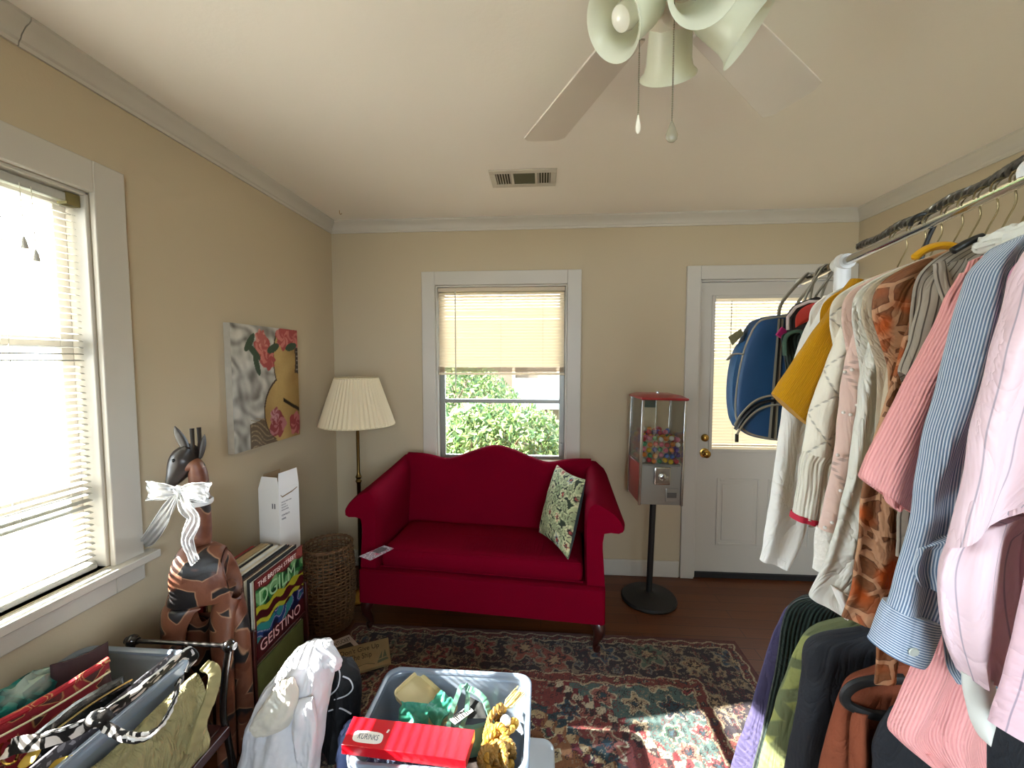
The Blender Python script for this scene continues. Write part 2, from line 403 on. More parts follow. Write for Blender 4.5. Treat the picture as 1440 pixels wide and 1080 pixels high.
# ---- blinds
def blind(name, label, axis, a0, a1, at, ztop, zbot, pitch, chord, tilt, mslat, tilt_sign, stack=0, ladders=(.15,.85), wand=None, tassel=False):
    """venetian blind: slats run along axis; `at` = position of the slat centres on the other axis"""
    t = thing(name, label, 'window blind', (at, (a0+a1)/2, zbot) if axis == 'y' else ((a0+a1)/2, at, zbot))
    P = (lambda a, b, z: Vector((at+b, a, z))) if axis == 'y' else (lambda a, b, z: Vector((a, at+b, z)))
    def pbox(a0, a1, b0, b1, z0, z1):
        m = MB(); vs = [P(a, b, z) for z in (z0, z1) for a, b in ((a0,b0),(a1,b0),(a1,b1),(a0,b1))]
        return m.add(vs, [(3,2,1,0),(4,5,6,7),(0,1,5,4),(1,2,6,5),(2,3,7,6),(3,0,4,7)])
    emit('headrail', pbox(a0, a1, -.013, .013, ztop-.026, ztop), mslat, t, bevel=.002)
    mb = MB(); z = ztop-.026-pitch*.7; ct, st = math.cos(tilt), math.sin(tilt)
    zs = []
    while z > zbot+.022+stack*.004: zs.append(z); z -= pitch
    zs += [zbot+.022+.004*i for i in range(stack)]
    for i, z in enumerate(zs):
        tl = tilt if i < len(zs)-stack else 0
        ct, st = math.cos(tl), math.sin(tl)
        prof = []
        for k in range(5):
            q = -.5+k/4; cr = .0022*(1-4*q*q)
            prof.append((q*chord*ct - cr*st*tilt_sign, q*chord*st*tilt_sign + cr*ct))
        prof2 = [(b, zz-.0006) for b, zz in reversed(prof)]
        dz = [nz(i*3.1, e*7)*.0012 for e in (0, 1)]
        mb.loft([[P(a, b, z+zz+dz[e]) for b, zz in prof+prof2] for e, a in enumerate((a0+.003, a1-.003))])
    emit('slats', mb, mslat, t, angle=60)
    emit('bottom_rail', pbox(a0, a1, -.012, .012, zbot, zbot+.016), mslat, t, bevel=.003)
    for f in ladders:
        a = a0+(a1-a0)*f
        mb = MB()
        for b in (-chord*.5, chord*.5): mb.tube([P(a, b, zbot+.01), P(a, b, ztop-.02)], .0009, 5)
        emit('ladder_cord', mb, M_cord, t)
    s = 1 if axis == 'y' else -1
    if wand:
        a = a0+(a1-a0)*wand[0]
        emit('tilt_wand', MB().tube([P(a, .022*s, ztop-.02), P(a, .024*s, wand[1])], .004, 8), M_cord, t)
    if tassel:
        for k, (f, zz) in enumerate(((.86,.17),(.885,.2))):
            a = a0+(a1-a0)*f
            lc = emit('lift_cord', MB().tube([P(a, .02, ztop-.02), P(a, .022, ztop-zz)], .0011, 5), M_cord, t)
            emit('tassel', MB().lathe([(.002,0),(.006,-.012),(.009,-.03),(.008,-.034)], P(a, .022, ztop-zz), 10), M_slat_w, lc)
        emit('end_bracket', pbox(a1-.03, a1+.008, -.017, .017, ztop-.034, ztop+.003), mat('bracket_brass','#8e8152',.5,.5), t)
    return t
blind('venetian_blind', 'large white slatted blind, open to the sun, in the window of the left wall', 'y', LW[0]+.02, LW[1]-.022, XL-.032, 2.012, .7915,
      .021, .025, math.radians(9), M_slat_w, -1, ladders=(.12,.5,.82), tassel=True)
blind('venetian_blind', 'half raised cream blind above the red settee, in the back window', 'x', BW[0]+.016, BW[1]-.016, YB+.022, 1.985, 1.385,
      .0205, .025, math.radians(58), M_slat_c, 1, stack=9, ladders=(.14,.5,.83), wand=(.14, 1.26))

# ---- door with half light
x0, x1, z0, z1 = DW; w = .088
mb = MB().box(x0-w, x0, YB-.02, YB, 0, z1+w).box(x1, x1+.06, YB-.02, YB, 0, z1+w).box(x0, x1, YB-.02, YB, z1, z1+w)
mb.box(x0, x0+.014, YB, YB+.11, 0, z1).box(x1-.014, x1, YB, YB+.11, 0, z1).box(x0+.014, x1-.014, YB, YB+.11, z1-.014, z1)
struct('trim_7', mb, M_trim, bevel=.003)
dx0, dx1, dz1, dy = x0+.017, x1-.017, z1-.017, YB+.012
gx0, gx1, gz0, gz1 = 1.135, 1.845, .885, 1.90
mb = MB()
for a, b, c, d in ((dx0,gx0,.04,dz1),(gx1,dx1,.04,dz1),(gx0,gx1,.04,gz0),(gx0,gx1,gz1,dz1)): mb.box(a,b,dy,dy+.04,c,d)
door = struct('door_1', mb, M_door, smooth=False)
def ring_frame(mb, a0, a1, c0, c1, w, y0, y1):
    for a, b, c, d in ((a0,a0+w,c0,c1),(a1-w,a1,c0,c1),(a0+w,a1-w,c0,c0+w),(a0+w,a1-w,c1-w,c1)): mb.box(a,b,y0,y1,c,d)
    return mb
emit('glazing_bead', ring_frame(MB(), gx0-.015, gx1+.015, gz0-.015, gz1+.015, .022, dy-.008, dy-.0002), M_door, door, bevel=.003)
emit('pane', MB().box(gx0+.001, gx1-.001, dy+.03, dy+.033, gz0+.001, gz1-.001), M_glass, door, smooth=False)
for px0, px1 in ((1.185, 1.465), (1.515, 1.795)):
    p = emit('raised_panel', ring_frame(MB(), px0, px1, .23, .69, .016, dy-.006, dy-.0002), M_door, door, bevel=.004)
    emit('field', MB().box(px0+.035, px1-.035, dy-.005, dy-.0002, .265, .655), M_door, p, bevel=.004)
emit('threshold', MB().box(dx0, dx1, YB+.002, YB+.08, .001, .035), M_dark, door)
for zc, r in ((.965, .021), (.862, .026)):
    k = emit('deadbolt' if zc > .9 else 'door_knob', MB().lathe([(r*1.25,0),(r*1.25,.006),(r*.5,.01),(r*.45,.022),(r,.03),(r*1.02,.043),(r*.6,.054),(.002,.056)] if zc < .9 else [(r*1.25,0),(r*1.2,.008),(r*.8,.016),(r*.3,.019),(.002,.02)],
         (1.098, dy, zc), 20, Matrix.Rotation(PI/2, 4, 'X')), M_brass, door, label='brass')
blind('venetian_blind', 'closed cream blind behind the blue backpack, in the glass of the white door', 'x', gx0+.002, gx1-.002, dy+.013, gz1-.002, gz0+.004,
      .0205, .022, math.radians(62), M_slat_c, 1, stack=3, ladders=(.2,.8), wand=(.15, 1.45))

# ---- ceiling register
t = thing('ceiling_vent', 'white metal air register set in the ceiling near the back window', 'vent', (-.1, 2.21, ZC))
mb = MB(); X0, X1, Y0, Y1 = -.272, .07, 2.112, 2.312; za, zb_ = ZC-.008, ZC-.0005
for a, b, c, d in ((X0,X1,Y0,Y0+.035),(X0,X1,Y1-.035,Y1),(X0,X0+.03,Y0+.035,Y1-.035),(X1-.03,X1,Y0+.035,Y1-.035),(-.165,-.15,Y0+.035,Y1-.035),(-.04,-.025,Y0+.035,Y1-.035)): mb.box(a,b,c,d,za,zb_)
emit('face_plate', mb, M_trim, t, bevel=.002)
emit('duct', MB().box(X0+.03, X1-.03, Y0+.036, Y1-.036, ZC-.003, ZC-.001), mat('duct_dark','#3c3a28',.8), t)
for a0, a1 in ((X0+.034,-.168),(-.022,X1-.034)):
    k = a0; mb = MB()
    while k < a1: mb.box(k, k+.004, Y0+.036, Y1-.036, ZC-.0075, ZC-.0032); k += .0135
    emit('louvres', mb, M_trim, t)
emit('grille', MB().box(-.149, -.041, Y0+.037, Y1-.037, ZC-.0055, ZC-.0032), mat('vent_mesh','#55543c',.7), t)
t = thing('ceiling_hook', 'tiny brass screw hook in the ceiling near the left corner', 'hook', (-1.29, 2.60, ZC))
emit('hook', MB().tube(smooth_path([(-1.29,2.60,ZC),(-1.29,2.60,ZC-.015),(-1.283,2.60,ZC-.025),(-1.275,2.60,ZC-.018)], 10), .0018, 6), M_brass, t)
# ================================================================ RUG (pattern worked out point by point)
def jcells(a, b, s, seed):
    """jittered cells: nearest motif centre -> distance, angle, random id"""
    ia, ib = np.floor(a/s), np.floor(b/s)
    bd = np.full(a.shape, 9.); bang = np.zeros(a.shape); bid = np.zeros(a.shape)
    for da in (-1,0,1):
        for db in (-1,0,1):
            ca, cb = ia+da, ib+db
            h = np.sin(ca*127.1+cb*311.7+seed*17.3)*43758.5453; h -= np.floor(h)
            k = np.sin(ca*269.5+cb*183.3+seed*7.1)*43758.5453; k -= np.floor(k)
            xa, xb = (ca+.25+.5*h)*s, (cb+.25+.5*k)*s
            d = np.hypot(a-xa, b-xb)/s; m = d < bd
            bd = np.where(m, d, bd); bang = np.where(m, np.arctan2(b-xb, a-xa), bang); bid = np.where(m, (h*7.31+k*3.77) % 1, bid)
    return bd, bang, bid
def paint(col, mask, c): col[mask] = lin(c)
def motif(col, a, b, s, seed, where, pal, line='#b9a78c', petals=6, r0=.34):
    d, an, idd = jcells(a, b, s, seed)
    r = r0*(1+.28*np.cos(petals*an+idd*6))*(.6+.6*idd)
    n = len(pal)
    for i, c in enumerate(pal):
        m = where & (d < r) & ((idd*n*3 % n).astype(int) == i); paint(col, m, c)
    paint(col, where & (np.abs(d-r) < .035), line)
    paint(col, where & (d < r*.3), pal[(seed+1) % n]); paint(col, where & (np.abs(d-r*.45) < .03), '#3a2a2a')
RX0, RX1, RY0, RY1 = -1.042, 1.02, .42, 2.17
na, nb = 540, 440
aa, bb = np.meshgrid(np.linspace(RX0, RX1, na), np.linspace(RY0, RY1, nb))
cx, cy = (RX0+RX1)/2, (RY0+RY1)/2
wa = aa + .006*np.sin(bb*37)+.004*np.sin(bb*91+aa*50); wb = bb + .006*np.sin(aa*41)+.004*np.sin(aa*87+bb*60)
e = np.minimum(np.minimum(wa-RX0, RX1-wa), np.minimum(wb-RY0, RY1-wb))
col = np.zeros(aa.shape+(3,)); col[:] = lin('#5d2a26')
allm = np.ones(aa.shape, bool)
bands = [(0,.022,'#6e3a33'),(.022,.03,'#c9b594'),(.03,.06,'#7a3734'),(.06,.068,'#cdb896'),(.068,.285,'#382d36'),(.285,.293,'#cdb896'),(.293,.335,'#8a4038'),(.335,.343,'#cdb896'),(.343,9,'#93403a')]
for lo, hi, c in bands: paint(col, (e >= lo) & (e < hi), c)
bm_ = (e > .07) & (e < .283)
motif(col, wa, wb, .068, 3, bm_, ['#4a3c44','#8f4e46','#6b6f74','#b79a78'], '#9c8a74', 5, .30)
motif(col, wa, wb, .21, 5, bm_, ['#9c3f44','#c3a57e','#41566a','#a8594c','#5e7260'], '#a99880', 6, .33)
vine = np.abs(np.sin((wa+wb)*22)*.5+np.sin((wa-wb)*19)*.5)
paint(col, bm_ & (vine < .035), '#93806a')
g1 = (e > .297) & (e < .333); motif(col, wa, wb, .042, 8, g1, ['#d0b995','#3c4a5a','#b6564c'], '#2a1c1c', 4, .3)
g0 = (e > .034) & (e < .058); motif(col, wa, wb, .03, 11, g0, ['#d0b995','#3c4a5a'], '#2a1c1c', 4, .3)
f = e > .345
u, v = (wa-cx)/1.0, (wb-cy)/.9
st = np.round(np.abs(v)*26)/26      # stepped outlines of the medallion
dia = np.abs(u)/.62 + st/.56
motif(col, wa, wb, .16, 21, f, ['#c9a988','#7f2f35','#39586a','#b0675a','#4f6a58'], '#e2d0b0', 6, .33)
sp = f & (dia > 1.18); paint(col, sp, '#5f7a76'); motif(col, wa, wb, .12, 31, sp, ['#a8434a','#d2bb98','#33505e','#b97466','#44705f'], '#e6d6b6', 5, .36)
paint(col, f & (np.abs(dia-1.18) < .03), '#ead9ba'); paint(col, f & (np.abs(dia-1.235) < .02), '#8e2f36'); paint(col, f & (np.abs(dia-1.12) < .02), '#3a2426')
md = f & (dia < .78); paint(col, md, '#a2693f'); motif(col, wa, wb, .09, 41, md, ['#29464f','#933038','#d8bd8c','#56705a'], '#e9d6ae', 4, .34)
paint(col, f & (np.abs(dia-.78) < .035), '#2f4a52'); paint(col, f & (np.abs(dia-.70) < .025), '#d9b98a'); paint(col, f & (np.abs(dia-.63) < .02), '#7d2b33')
paint(col, f & (dia < .28), '#7d2b33'); motif(col, wa, wb, .06, 51, f & (dia < .28), ['#d8bd8c','#33505e'], '#e9d6ae', 5, .34)
fine, fan, fid = jcells(wa, wb, .021, 61); ln = (np.abs(fine-.3*(.6+.8*fid)) < .06) & (e > .03)
for c, lo in (('#ab9880', .0), ('#2c2228', .42), ('#7d3a3c', .75)): paint(col, ln & (fid > lo) & (fid < lo+.3), c)
col = np.clip(col*.50+.012,0,1); col *= (.86+.28*RNG.random(aa.shape+(1,)))
zz = np.array([[.010+.0016*nz(a*3, b*3) for a in np.linspace(RX0,RX1,55)] for b in np.linspace(RY0,RY1,45)])
zi = np.clip(((bb-RY0)/(RY1-RY0)*44).round().astype(int),0,44); zj = np.clip(((aa-RX0)/(RX1-RX0)*54).round().astype(int),0,54)
mb = MB()
vs = np.stack([aa, bb, np.full(aa.shape, .011)], -1).reshape(-1, 3)
base = len(vs)
fs = []
for j in range(nb-1):
    r = j*na; fs += [(r+i, r+i+1, r+i+1+na, r+i+na) for i in range(na-1)]
rim = [i for i in range(na)]+[j*na+na-1 for j in range(1,nb)]+[(nb-1)*na+i for i in range(na-2,-1,-1)]+[j*na for j in range(nb-2,0,-1)]
vl = [tuple(p) for p in vs]+[(vs[i][0], vs[i][1], .002) for i in rim]
n = len(rim); fs += [(rim[i], base+i, base+(i+1)%n, rim[(i+1)%n]) for i in range(n)]
me = bpy.data.meshes.new('area_rug'); me.from_pydata([(p[0]-cx, p[1]-cy, p[2]) for p in vl], [], fs)
ca = me.color_attributes.new('Col', 'FLOAT_COLOR', 'POINT')
cc = np.concatenate([col.reshape(-1,3), np.tile(np.array(lin('#5d2a26')), (n,1))]); cc = np.concatenate([cc, np.ones((len(cc),1))], 1)
ca.data.foreach_set('color', cc.astype(np.float32).ravel())
me.materials.append(mat_attr('rug_wool', .95, bump=.25, bscale=500, sheen=.1, spec=.1))
rug = bpy.data.objects.new('area_rug', me); C.objects.link(rug); rug.location = (cx, cy, 0)
tag(rug, 'red and navy patterned oriental rug on the wooden floor', 'rug')

# ================================================================ SETTEE
M_red = mat('settee_fabric', '#6e021c', .9, var=.08, vscale=5, bump=.12, bscale=420, spec=.03)
M_mahog = mat('mahogany', '#33110c', .3, var=.25, vscale=14, coat=.3)
SO = Vector((-.335, 2.045, 0)); SA = math.radians(-4.6)
SM = Matrix.Translation(SO) @ Matrix.Rotation(SA, 4, 'Z')
settee = thing('settee', 'red camelback settee with scrolled arms under the back window', 'settee', SO)
def S(x, y, z): return SM @ Vector((x, y, z))
# seat rail
mb = MB(); prof = [(-.655,0),(-.655,.60),(.655,.60),(.655,0)]
def rrect(w, d0, d1, r, z, n=5):
    pts = []
    for cxx, cyy, a0 in ((w-r, d1-r, 0), (-w+r, d1-r, 90), (-w+r, d0+r, 180), (w-r, d0+r, 270)):
        for k in range(n+1):
            a = math.radians(a0+90*k/n); pts.append(S(cxx+r*math.cos(a), cyy+r*math.sin(a), z))
    return pts
mb.loft([rrect(.655-i, 0+i, .62-i, .02, z) for i, z in ((.012,.172),(.0,.178),(.0,.35),(.012,.358))])
emit('seat_rail', mb, M_red, settee, angle=50)
# back: camel hump, slight recline
def crest(x):
    a = abs(x)/.60
    return .868 + .072*math.exp(-(x/.17)**2) - .028*math.exp(-((abs(x)-.33)/.10)**2) + .004*a
mb = MB(); rings = []
for i in range(61):
    x = -.60+1.20*i/60; h = crest(x); ring = []
    for (yy, z) in [(.475,.36),(.475,.46),(.49,.58),(.51,.70),(.525,h-.07),(.535,h-.025),(.555,h-.004),(.58,h+.002),(.605,h-.006),(.622,h-.03),(.625,h-.09),(.62,.6),(.61,.36)]:
        ring.append(S(x, yy - .012*math.cos(x/.6*PI/2)*(.3 if z > .8 else 1)*(yy < .55), z))
    rings.append(ring)
mb.loft(rings); emit('back', mb, M_red, settee, angle=60)
# arms: lofted from front scroll to back
for s in (-1, 1):
    mb = MB(); rings = []
    for i in range(25):
        t = i/24; y = .03+.565*t
        H = .785 + .075*(t**1.2); out = .098*(1-.45*t); tk = .105-.012*t
        if t < .12: k = math.sqrt(1-((.12-t)/.12)**2); 
        else: k = 1.
        # section going round: inner foot -> inner top -> outward slope -> scroll lip -> under -> outer foot
        xi = .655-tk
        sec = [(xi+.004,.36),(xi,.50),(xi-.002,.64),(xi+.004,H-.06),(xi+.018,H-.02),(xi+.042,H-.002),(xi+.068,H-.006),(.655+out*.45,H-.050),(.655+out*.8,H-.085),(.655+out,H-.115),(.655+out*.98,H-.14),(.655+out*.75,H-.150),(.655+out*.3,H-.148),(.648,H-.155),(.640,H-.20),(.640,.55),(.650,.42),(.654,.36)]
        mxx = sum(p[0] for p in sec)/len(sec); mz = .6
        rings.append([S(s*(mxx+(px-mxx)*(.86+.14*k)), y, mz+(z-mz)*(.965+.035*k) if z > .37 else z) for px, z in sec])
    mb.loft(rings); emit('arm', mb, M_red, settee, angle=50)
# cushion with shallow wrinkles
mb = MB(); rings = []; K = 64
for lvl, ins in ((.359,.018),(.372,.004),(.40,0),(.43,0),(.452,.006),(.466,.022),(.474,.06),(.478,.14),(.480,.22)):
    ring = []
    for cxx, cyy, a0 in ((.545, .46, 0), (-.545, .46, 90), (-.545, .035, 180), (.545, .035, 270)):
        r = .03
        for k in range(17):
            a = math.radians(a0+90*k/16); px, py = cxx-math.copysign(r, cxx)+r*math.cos(a), cyy+(-r if cyy > .2 else r)+r*math.sin(a)
            ring.append((px, py))
    mx, my = .0, .25
    ring = [(mx+(px-mx)*(1-ins/.545), my+(py-my)*(1-ins/.235)) for px, py in ring]
    rings.append([S(px, py, lvl+.004*nz(px*4, py*4)) for px, py in ring])
mb.loft(rings, True, False)
# top patch: grid that closes the cushion, rippled like the worn seat
def top(u, v):
    px = (-.545+1.09*u); py = .035+.425*v
    px *= (1-.22/.545); py = .25+(py-.25)*(1-.22/.235)
    return S(px, py, .480)
last = rings[-1]; cpt = sum(last, Vector())/len(last)
fin = [[l.lerp(cpt, q) for l in last] for q in (0,.5,.97)]
mb.loft(fin, False, True)
cush = emit('seat_cushion', mb, M_red, settee, angle=70)
mb = MB()
for i in range(24):
    x = -.10+.0185*i+random.uniform(-.004,.004); y0_ = .06+.03*math.sin(i*1.3); L = .16+.08*random.random()
    pts = [S(x+.004*math.sin(k*1.3+i)-.012*k/5*math.sin(i*.7), y0_+L*k/5, .4778+.0012*math.sin(PI*k/5)) for k in range(6)]
    mb.tube(pts, [.001,.0025,.0035,.0035,.0025,.001], 8, flat=.55)
emit('fabric_wrinkles', mb, M_red, cush)
mb = MB()
for z, ins in ((.372,.0),(.462,.012)):
    mb.tube([S(-.545+ins, .036+ins, z), S(.545-ins, .036+ins, z)], .004, 6)
emit('piping', mb, M_red, cush)
for s, yy, front in ((-1,.055,1),(1,.055,1),(-1,.57,0),(1,.57,0)):
    x = s*.615
    if front:
        path = [S(x,yy,.171),S(x+s*.012,yy-.016,.14),S(x+s*.012,yy-.02,.11),S(x,yy-.008,.07),S(x-s*.004,yy-.002,.04),S(x+s*.004,yy-.014,.026),S(x+s*.010,yy-.022,.0225)]
        emit('leg', MB().tube(smooth_path(path, 18), [crom([[.036],[.034],[.027],[.019],[.015],[.022],[.012]], 6*i/18)[0] for i in range(19)], 12), M_mahog, settee, label='carved mahogany cabriole leg')
    else:
        emit('leg', MB().tube([S(x,yy,.171), S(x,yy+.015,.012)], [.024,.017], 8), M_mahog, settee)

# ---- cushion on the settee
def pillow(name, Cc, X, Y, w, h, th, m, parent, pinch=.05, colf=None, n=40):
    X, Y = Vector(X).normalized(), Vector(Y).normalized(); Z = X.cross(Y).normalized()
    mb = MB(); cols = []
    def pt(u, v, s):
        a, b = 2*u-1, 2*v-1
        px = a*w/2*(1-pinch*(1-b*b)); py = b*h/2*(1-pinch*(1-a*a))
        prof = (max(0, (1-a*a)*(1-b*b)))**.42
        return Cc + X*px + Y*py + Z*(s*th/2*prof + .004*nz(px*14, py*14, s)*prof)
    for s in (1, -1):
        mb.grid(lambda u, v: pt(u, v, s), n, n)
        if colf: cols += [(*colf(i/n, j/n, s), 1) for j in range(n+1) for i in range(n+1)]
    mb.col = cols
    return emit(name, mb, m, parent, angle=80)
na2 = 71; uu, vv = np.meshgrid(np.linspace(0,1,na2), np.linspace(0,1,na2)); pc = np.zeros(uu.shape+(3,)); pc[:] = lin('#2b3325')
allp = np.ones(uu.shape, bool)
motif(pc, uu, vv, .15, 71, allp, ['#8b9470','#a3a87f','#7f8c66','#99a17c'], '#c3c49a', 2, .68)
motif(pc, uu+.07, vv+.11, .30, 75, allp, ['#a84c46','#93a0a0','#a3a87f','#8b9470'], '#c9c59c', 7, .22)
PA, PD, PC_ = on_y(829, 683, 2.28), on_z(806, 795, .485), on_z(766, 757, .485)
px_ = (PD-PC_); pu = (PA-PD); pcn = PC_+px_*.5+pu*.5 + Vector((-.03,-.04,.048))
cu = thing('throw_pillow', 'green leaf and flower print pillow leaning on the red settee arm', 'pillow', (pcn.x, pcn.y, .485))
pillow('cover', pcn, px_, pu, px_.length*1.04, pu.length*1.0, .125, mat_attr('pillow_print', .9, bump=.1, grain=.1), cu, .07,
       lambda u, v, s: tuple(pc[min(70,int(v*70)), min(70,int(u*70))]) if s > 0 else lin('#3c4648'), n=70)
# ---- leaflet on the seat
cd = [on_z(px, py, .492) for px, py in ((505,782),(540,767),(554,771),(521,788))]
cd = [cd[3], cd[2], cd[1], cd[0]]
mb = MB(); mb.loft([[p+Vector((0,0,h)) for p in cd] for h in (-.0015, 0)])
lf = thing('leaflet', 'small printed card lying on the left end of the red seat', 'card', (cd[0]+cd[2])/2)
emit('card', mb, mat_cells('leaflet_print', '#c9bcc4', '#8f7f8a', '#5a4a55', 60, co='obj', third='#b0526a', tscale=30), lf)
mb = MB()
fr = [cd[0].lerp(cd[1], q)+ (cd[3]-cd[0])*w_ + Vector((0,0,.0008)) for q, w_ in ((.45,.25),(.85,.25),(.85,.8),(.45,.8))]
mb.loft([[p+Vector((0,0,h)) for p in fr] for h in (-.0004, .0004)])
emit('printed_picture', mb, mat('leaflet_grey', '#6d6668', .5, var=.4, vscale=120), lf)

# ================================================================ FLOOR LAMP
LP = on_y(505, 700, 2.46); lx, ly = LP.x, LP.y
lamp = thing('floor_lamp', 'brass floor lamp with pleated cream shade behind the settee arm', 'lamp', (lx, ly, 0))
emit('base', MB().lathe([(.118,.0),(.12,.008),(.11,.016),(.06,.026),(.025,.04),(.014,.06)], (lx,ly,0), 32), M_brass, lamp)
emit('pole', MB().lathe([(.0125,.055),(.0125,.72),(.014,.722),(.02,.735),(.014,.748),(.02,.762),(.013,.776),(.010,.79),(.010,1.20),(.016,1.21),(.016,1.24)], (lx,ly,0), 16), mat('lamp_brass','#6d5630',.3,1.,var=.15), lamp)
zb, zt, rb, rt_ = 1.092, 1.378, .222, .128
sh = MB(); n = 96
sh.loft([[Vector((lx+r*(1+.018*(1 if j%2 else -1))*math.cos(2*PI*j/n), ly+r*(1+.018*(1 if j%2 else -1))*math.sin(2*PI*j/n), z)) for j in range(n)] for r, z in ((rb,zb),((rb+rt_)/2,(zb+zt)/2),(rt_,zt))], False, False)
emit('lamp_shade', sh, mat('pleated_shade','#efe2c4',.8,var=.03,trans=.3), lamp, smooth=False, solid=.0015)
for r, z in ((rb,zb),(rt_,zt)):
    mb = MB(); mb.tube([Vector((lx+r*math.cos(2*PI*j/48), ly+r*math.sin(2*PI*j/48), z)) for j in range(49)], .004, 6)
    if r == rt_:
        for k in range(3): mb.tube([(lx,ly,zt-.03),(lx+rt_*math.cos(k*2.1),ly+rt_*math.sin(k*2.1),zt)], .0015, 5)
    emit('shade_ring', mb, mat('shade_trim','#d9cba8',.7), lamp)
emit('bulb', MB().ball((lx,ly,1.275), .03, sc=(1,1,1.2)), mat('bulb_glass','#f0eee6',.2), lamp)

# ================================================================ WICKER BASKET
bx, by = -1.19, 2.17
bk = thing('wicker_basket', 'round brown wicker basket on the floor beside the records', 'basket', (bx, by, 0))
M_wick = mat('wicker', '#6b4a2c', .7, var=.3, vscale=30)
mb = MB(); nst = 30; Hb = .455
rad = lambda z: .118+.022*math.sin(PI*min(1, z/Hb*.9))
for lv in range(24):
    z = .014+lv*(Hb-.02)/24
    mb.tube([Vector((bx+(rad(z)+.004*(1 if (j+lv) % 2 else -1))*math.cos(2*PI*j/(nst*2)), by+(rad(z)+.004*(1 if (j//2+lv) % 2 else -1))*math.sin(2*PI*j/(nst*2)), z)) for j in range(nst*2+1)], .0042, 5)
emit('weave', mb, M_wick, bk)
mb = MB()
for j in range(nst):
    a = 2*PI*j/nst; mb.tube([Vector((bx+rad(z)*math.cos(a), by+rad(z)*math.sin(a), z)) for z in (.004,.1,.2,.3,.4,Hb)], .003, 5)
emit('stakes', mb, M_wick, bk)
mb = MB()
for k in range(2):
    mb.tube([Vector((bx+(rad(Hb)+.005*math.cos(j*.9+k*PI))*math.cos(2*PI*j/80), by+(rad(Hb)+.005*math.cos(j*.9+k*PI))*math.sin(2*PI*j/80), Hb+.006+.005*math.sin(j*.9+k*PI))) for j in range(81)], .0055, 6)
emit('rim', mb, M_wick, bk)
emit('base', MB().lathe([(.112,.001),(.114,.008)], (bx,by,0), 30), M_wick, bk)

# ================================================================ COIN VENDING MACHINE ON A STAND
gx, gy = .672, 2.55; ga = math.radians(3)
GM = Matrix.Translation((gx, gy-.01, 0)) @ Matrix.Rotation(ga, 4, 'Z') @ Matrix.Rotation(math.radians(1.2), 4, 'Y')
def G(x, y, z): return GM @ Vector((x, y, z))
gum = thing('vending_machine', 'red and chrome toy capsule vending machine on a black pole stand', 'vending machine', (gx, gy, 0))
M_iron = mat('black_iron', '#171514', .55, var=.1); M_chrome = mat('chrome', '#c9c9c6', .18, 1., var=.04); M_met = mat('brushed_metal', '#8f8f8a', .4, .85, var=.08)
M_gred = mat('vending_red', '#8e1219', .35, var=.05, coat=.3)
emit('base', MB().lathe([(.165,.0),(.168,.010),(.160,.020),(.09,.032),(.035,.040),(.02,.05)], (gx,gy,0), 40), M_iron, gum)
emit('pole', MB().cyl((gx,gy,.04), G(0,0,.645), .0185, n=16), M_iron, gum)
hw = .122
def gbox(mb, x0, x1, y0, y1, z0, z1):
    return mb.add([G(*p) for p in ((x0,y0,z0),(x1,y0,z0),(x1,y1,z0),(x0,y1,z0),(x0,y0,z1),(x1,y0,z1),(x1,y1,z1),(x0,y1,z1))], [(3,2,1,0),(4,5,6,7),(0,1,5,4),(1,2,6,5),(2,3,7,6),(3,0,4,7)])
emit('body', gbox(MB(), -hw+.004, hw-.004, -hw+.006, hw-.004, .642, .872), M_gred, gum, bevel=.004)
fpl = emit('front_panel', gbox(MB(), -hw+.008, hw-.008, -hw+.0005, -hw+.0055, .645, .875), M_met, gum, bevel=.001)
emit('coin_mechanism', gbox(MB(), -.045, .05, -hw-.014, -hw, .765, .87), M_chrome, fpl, bevel=.008, seg=3)
mb = MB(); mb.lathe([(.022,0),(.022,.008),(.012,.012),(.010,.016)], G(0,-hw-.014,.815), 20, Matrix.Rotation(PI/2, 4, 'X')); gbox(mb, -.006, .006, -hw-.036, -hw-.028, .797, .833)
emit('turn_handle', mb, M_chrome, fpl, bevel=.002)
emit('chute_door', gbox(MB(), .028, .098, -hw-.006, -hw, .665, .745), M_met, fpl, bevel=.004)
emit('chute_flap', gbox(MB(), .035, .09, -hw-.010, -hw-.0065, .690, .72), mat('dull_steel','#5d5d5a',.45,.8), fpl, bevel=.003)
mb = MB()
for sx in (-1,1):
    for sy in (-1,1): gbox(mb, sx*hw-.007, sx*hw+.007, sy*hw-.007, sy*hw+.007, .642, 1.258)
emit('corner_posts', mb, M_chrome, gum, bevel=.002)
emit('hopper_floor', gbox(MB(), -hw+.01, hw-.01, -hw+.01, hw-.01, .874, .882), M_met, gum)
mb = MB(); gbox(mb,-hw+.008,hw-.008,-hw-.002,-hw+.001,.884,1.256); gbox(mb,-hw+.008,hw-.008,hw-.001,hw+.002,.884,1.256); gbox(mb,-hw-.002,-hw+.001,-hw+.008,hw-.008,.884,1.256); gbox(mb,hw-.001,hw+.002,-hw+.008,hw-.008,.884,1.256)
emit('glass_panels', mb, mat_clear('machine_glass', '#fcfdfc', gloss=.06), gum, smooth=False)
mb = MB(); gbox(mb, -hw-.014, hw+.014, -hw-.014, hw+.014, 1.258, 1.272)
mb.loft([[G(sx*(hw+.010-i), sy*(hw+.010-i), z) for sx, sy in ((-1,-1),(1,-1),(1,1),(-1,1))] for i, z in ((0,1.272),(.03,1.286),(.07,1.290))])
emit('lid', mb, M_gred, gum, bevel=.004)
emit('lid_lock', MB().lathe([(.012,0),(.012,.008),(.006,.012)], G(0,0,1.29), 12), M_chrome, gum)
emit('center_rod', MB().cyl(G(-.005,.0,.884), G(-.005,0,1.256), .004, n=8), M_chrome, gum)
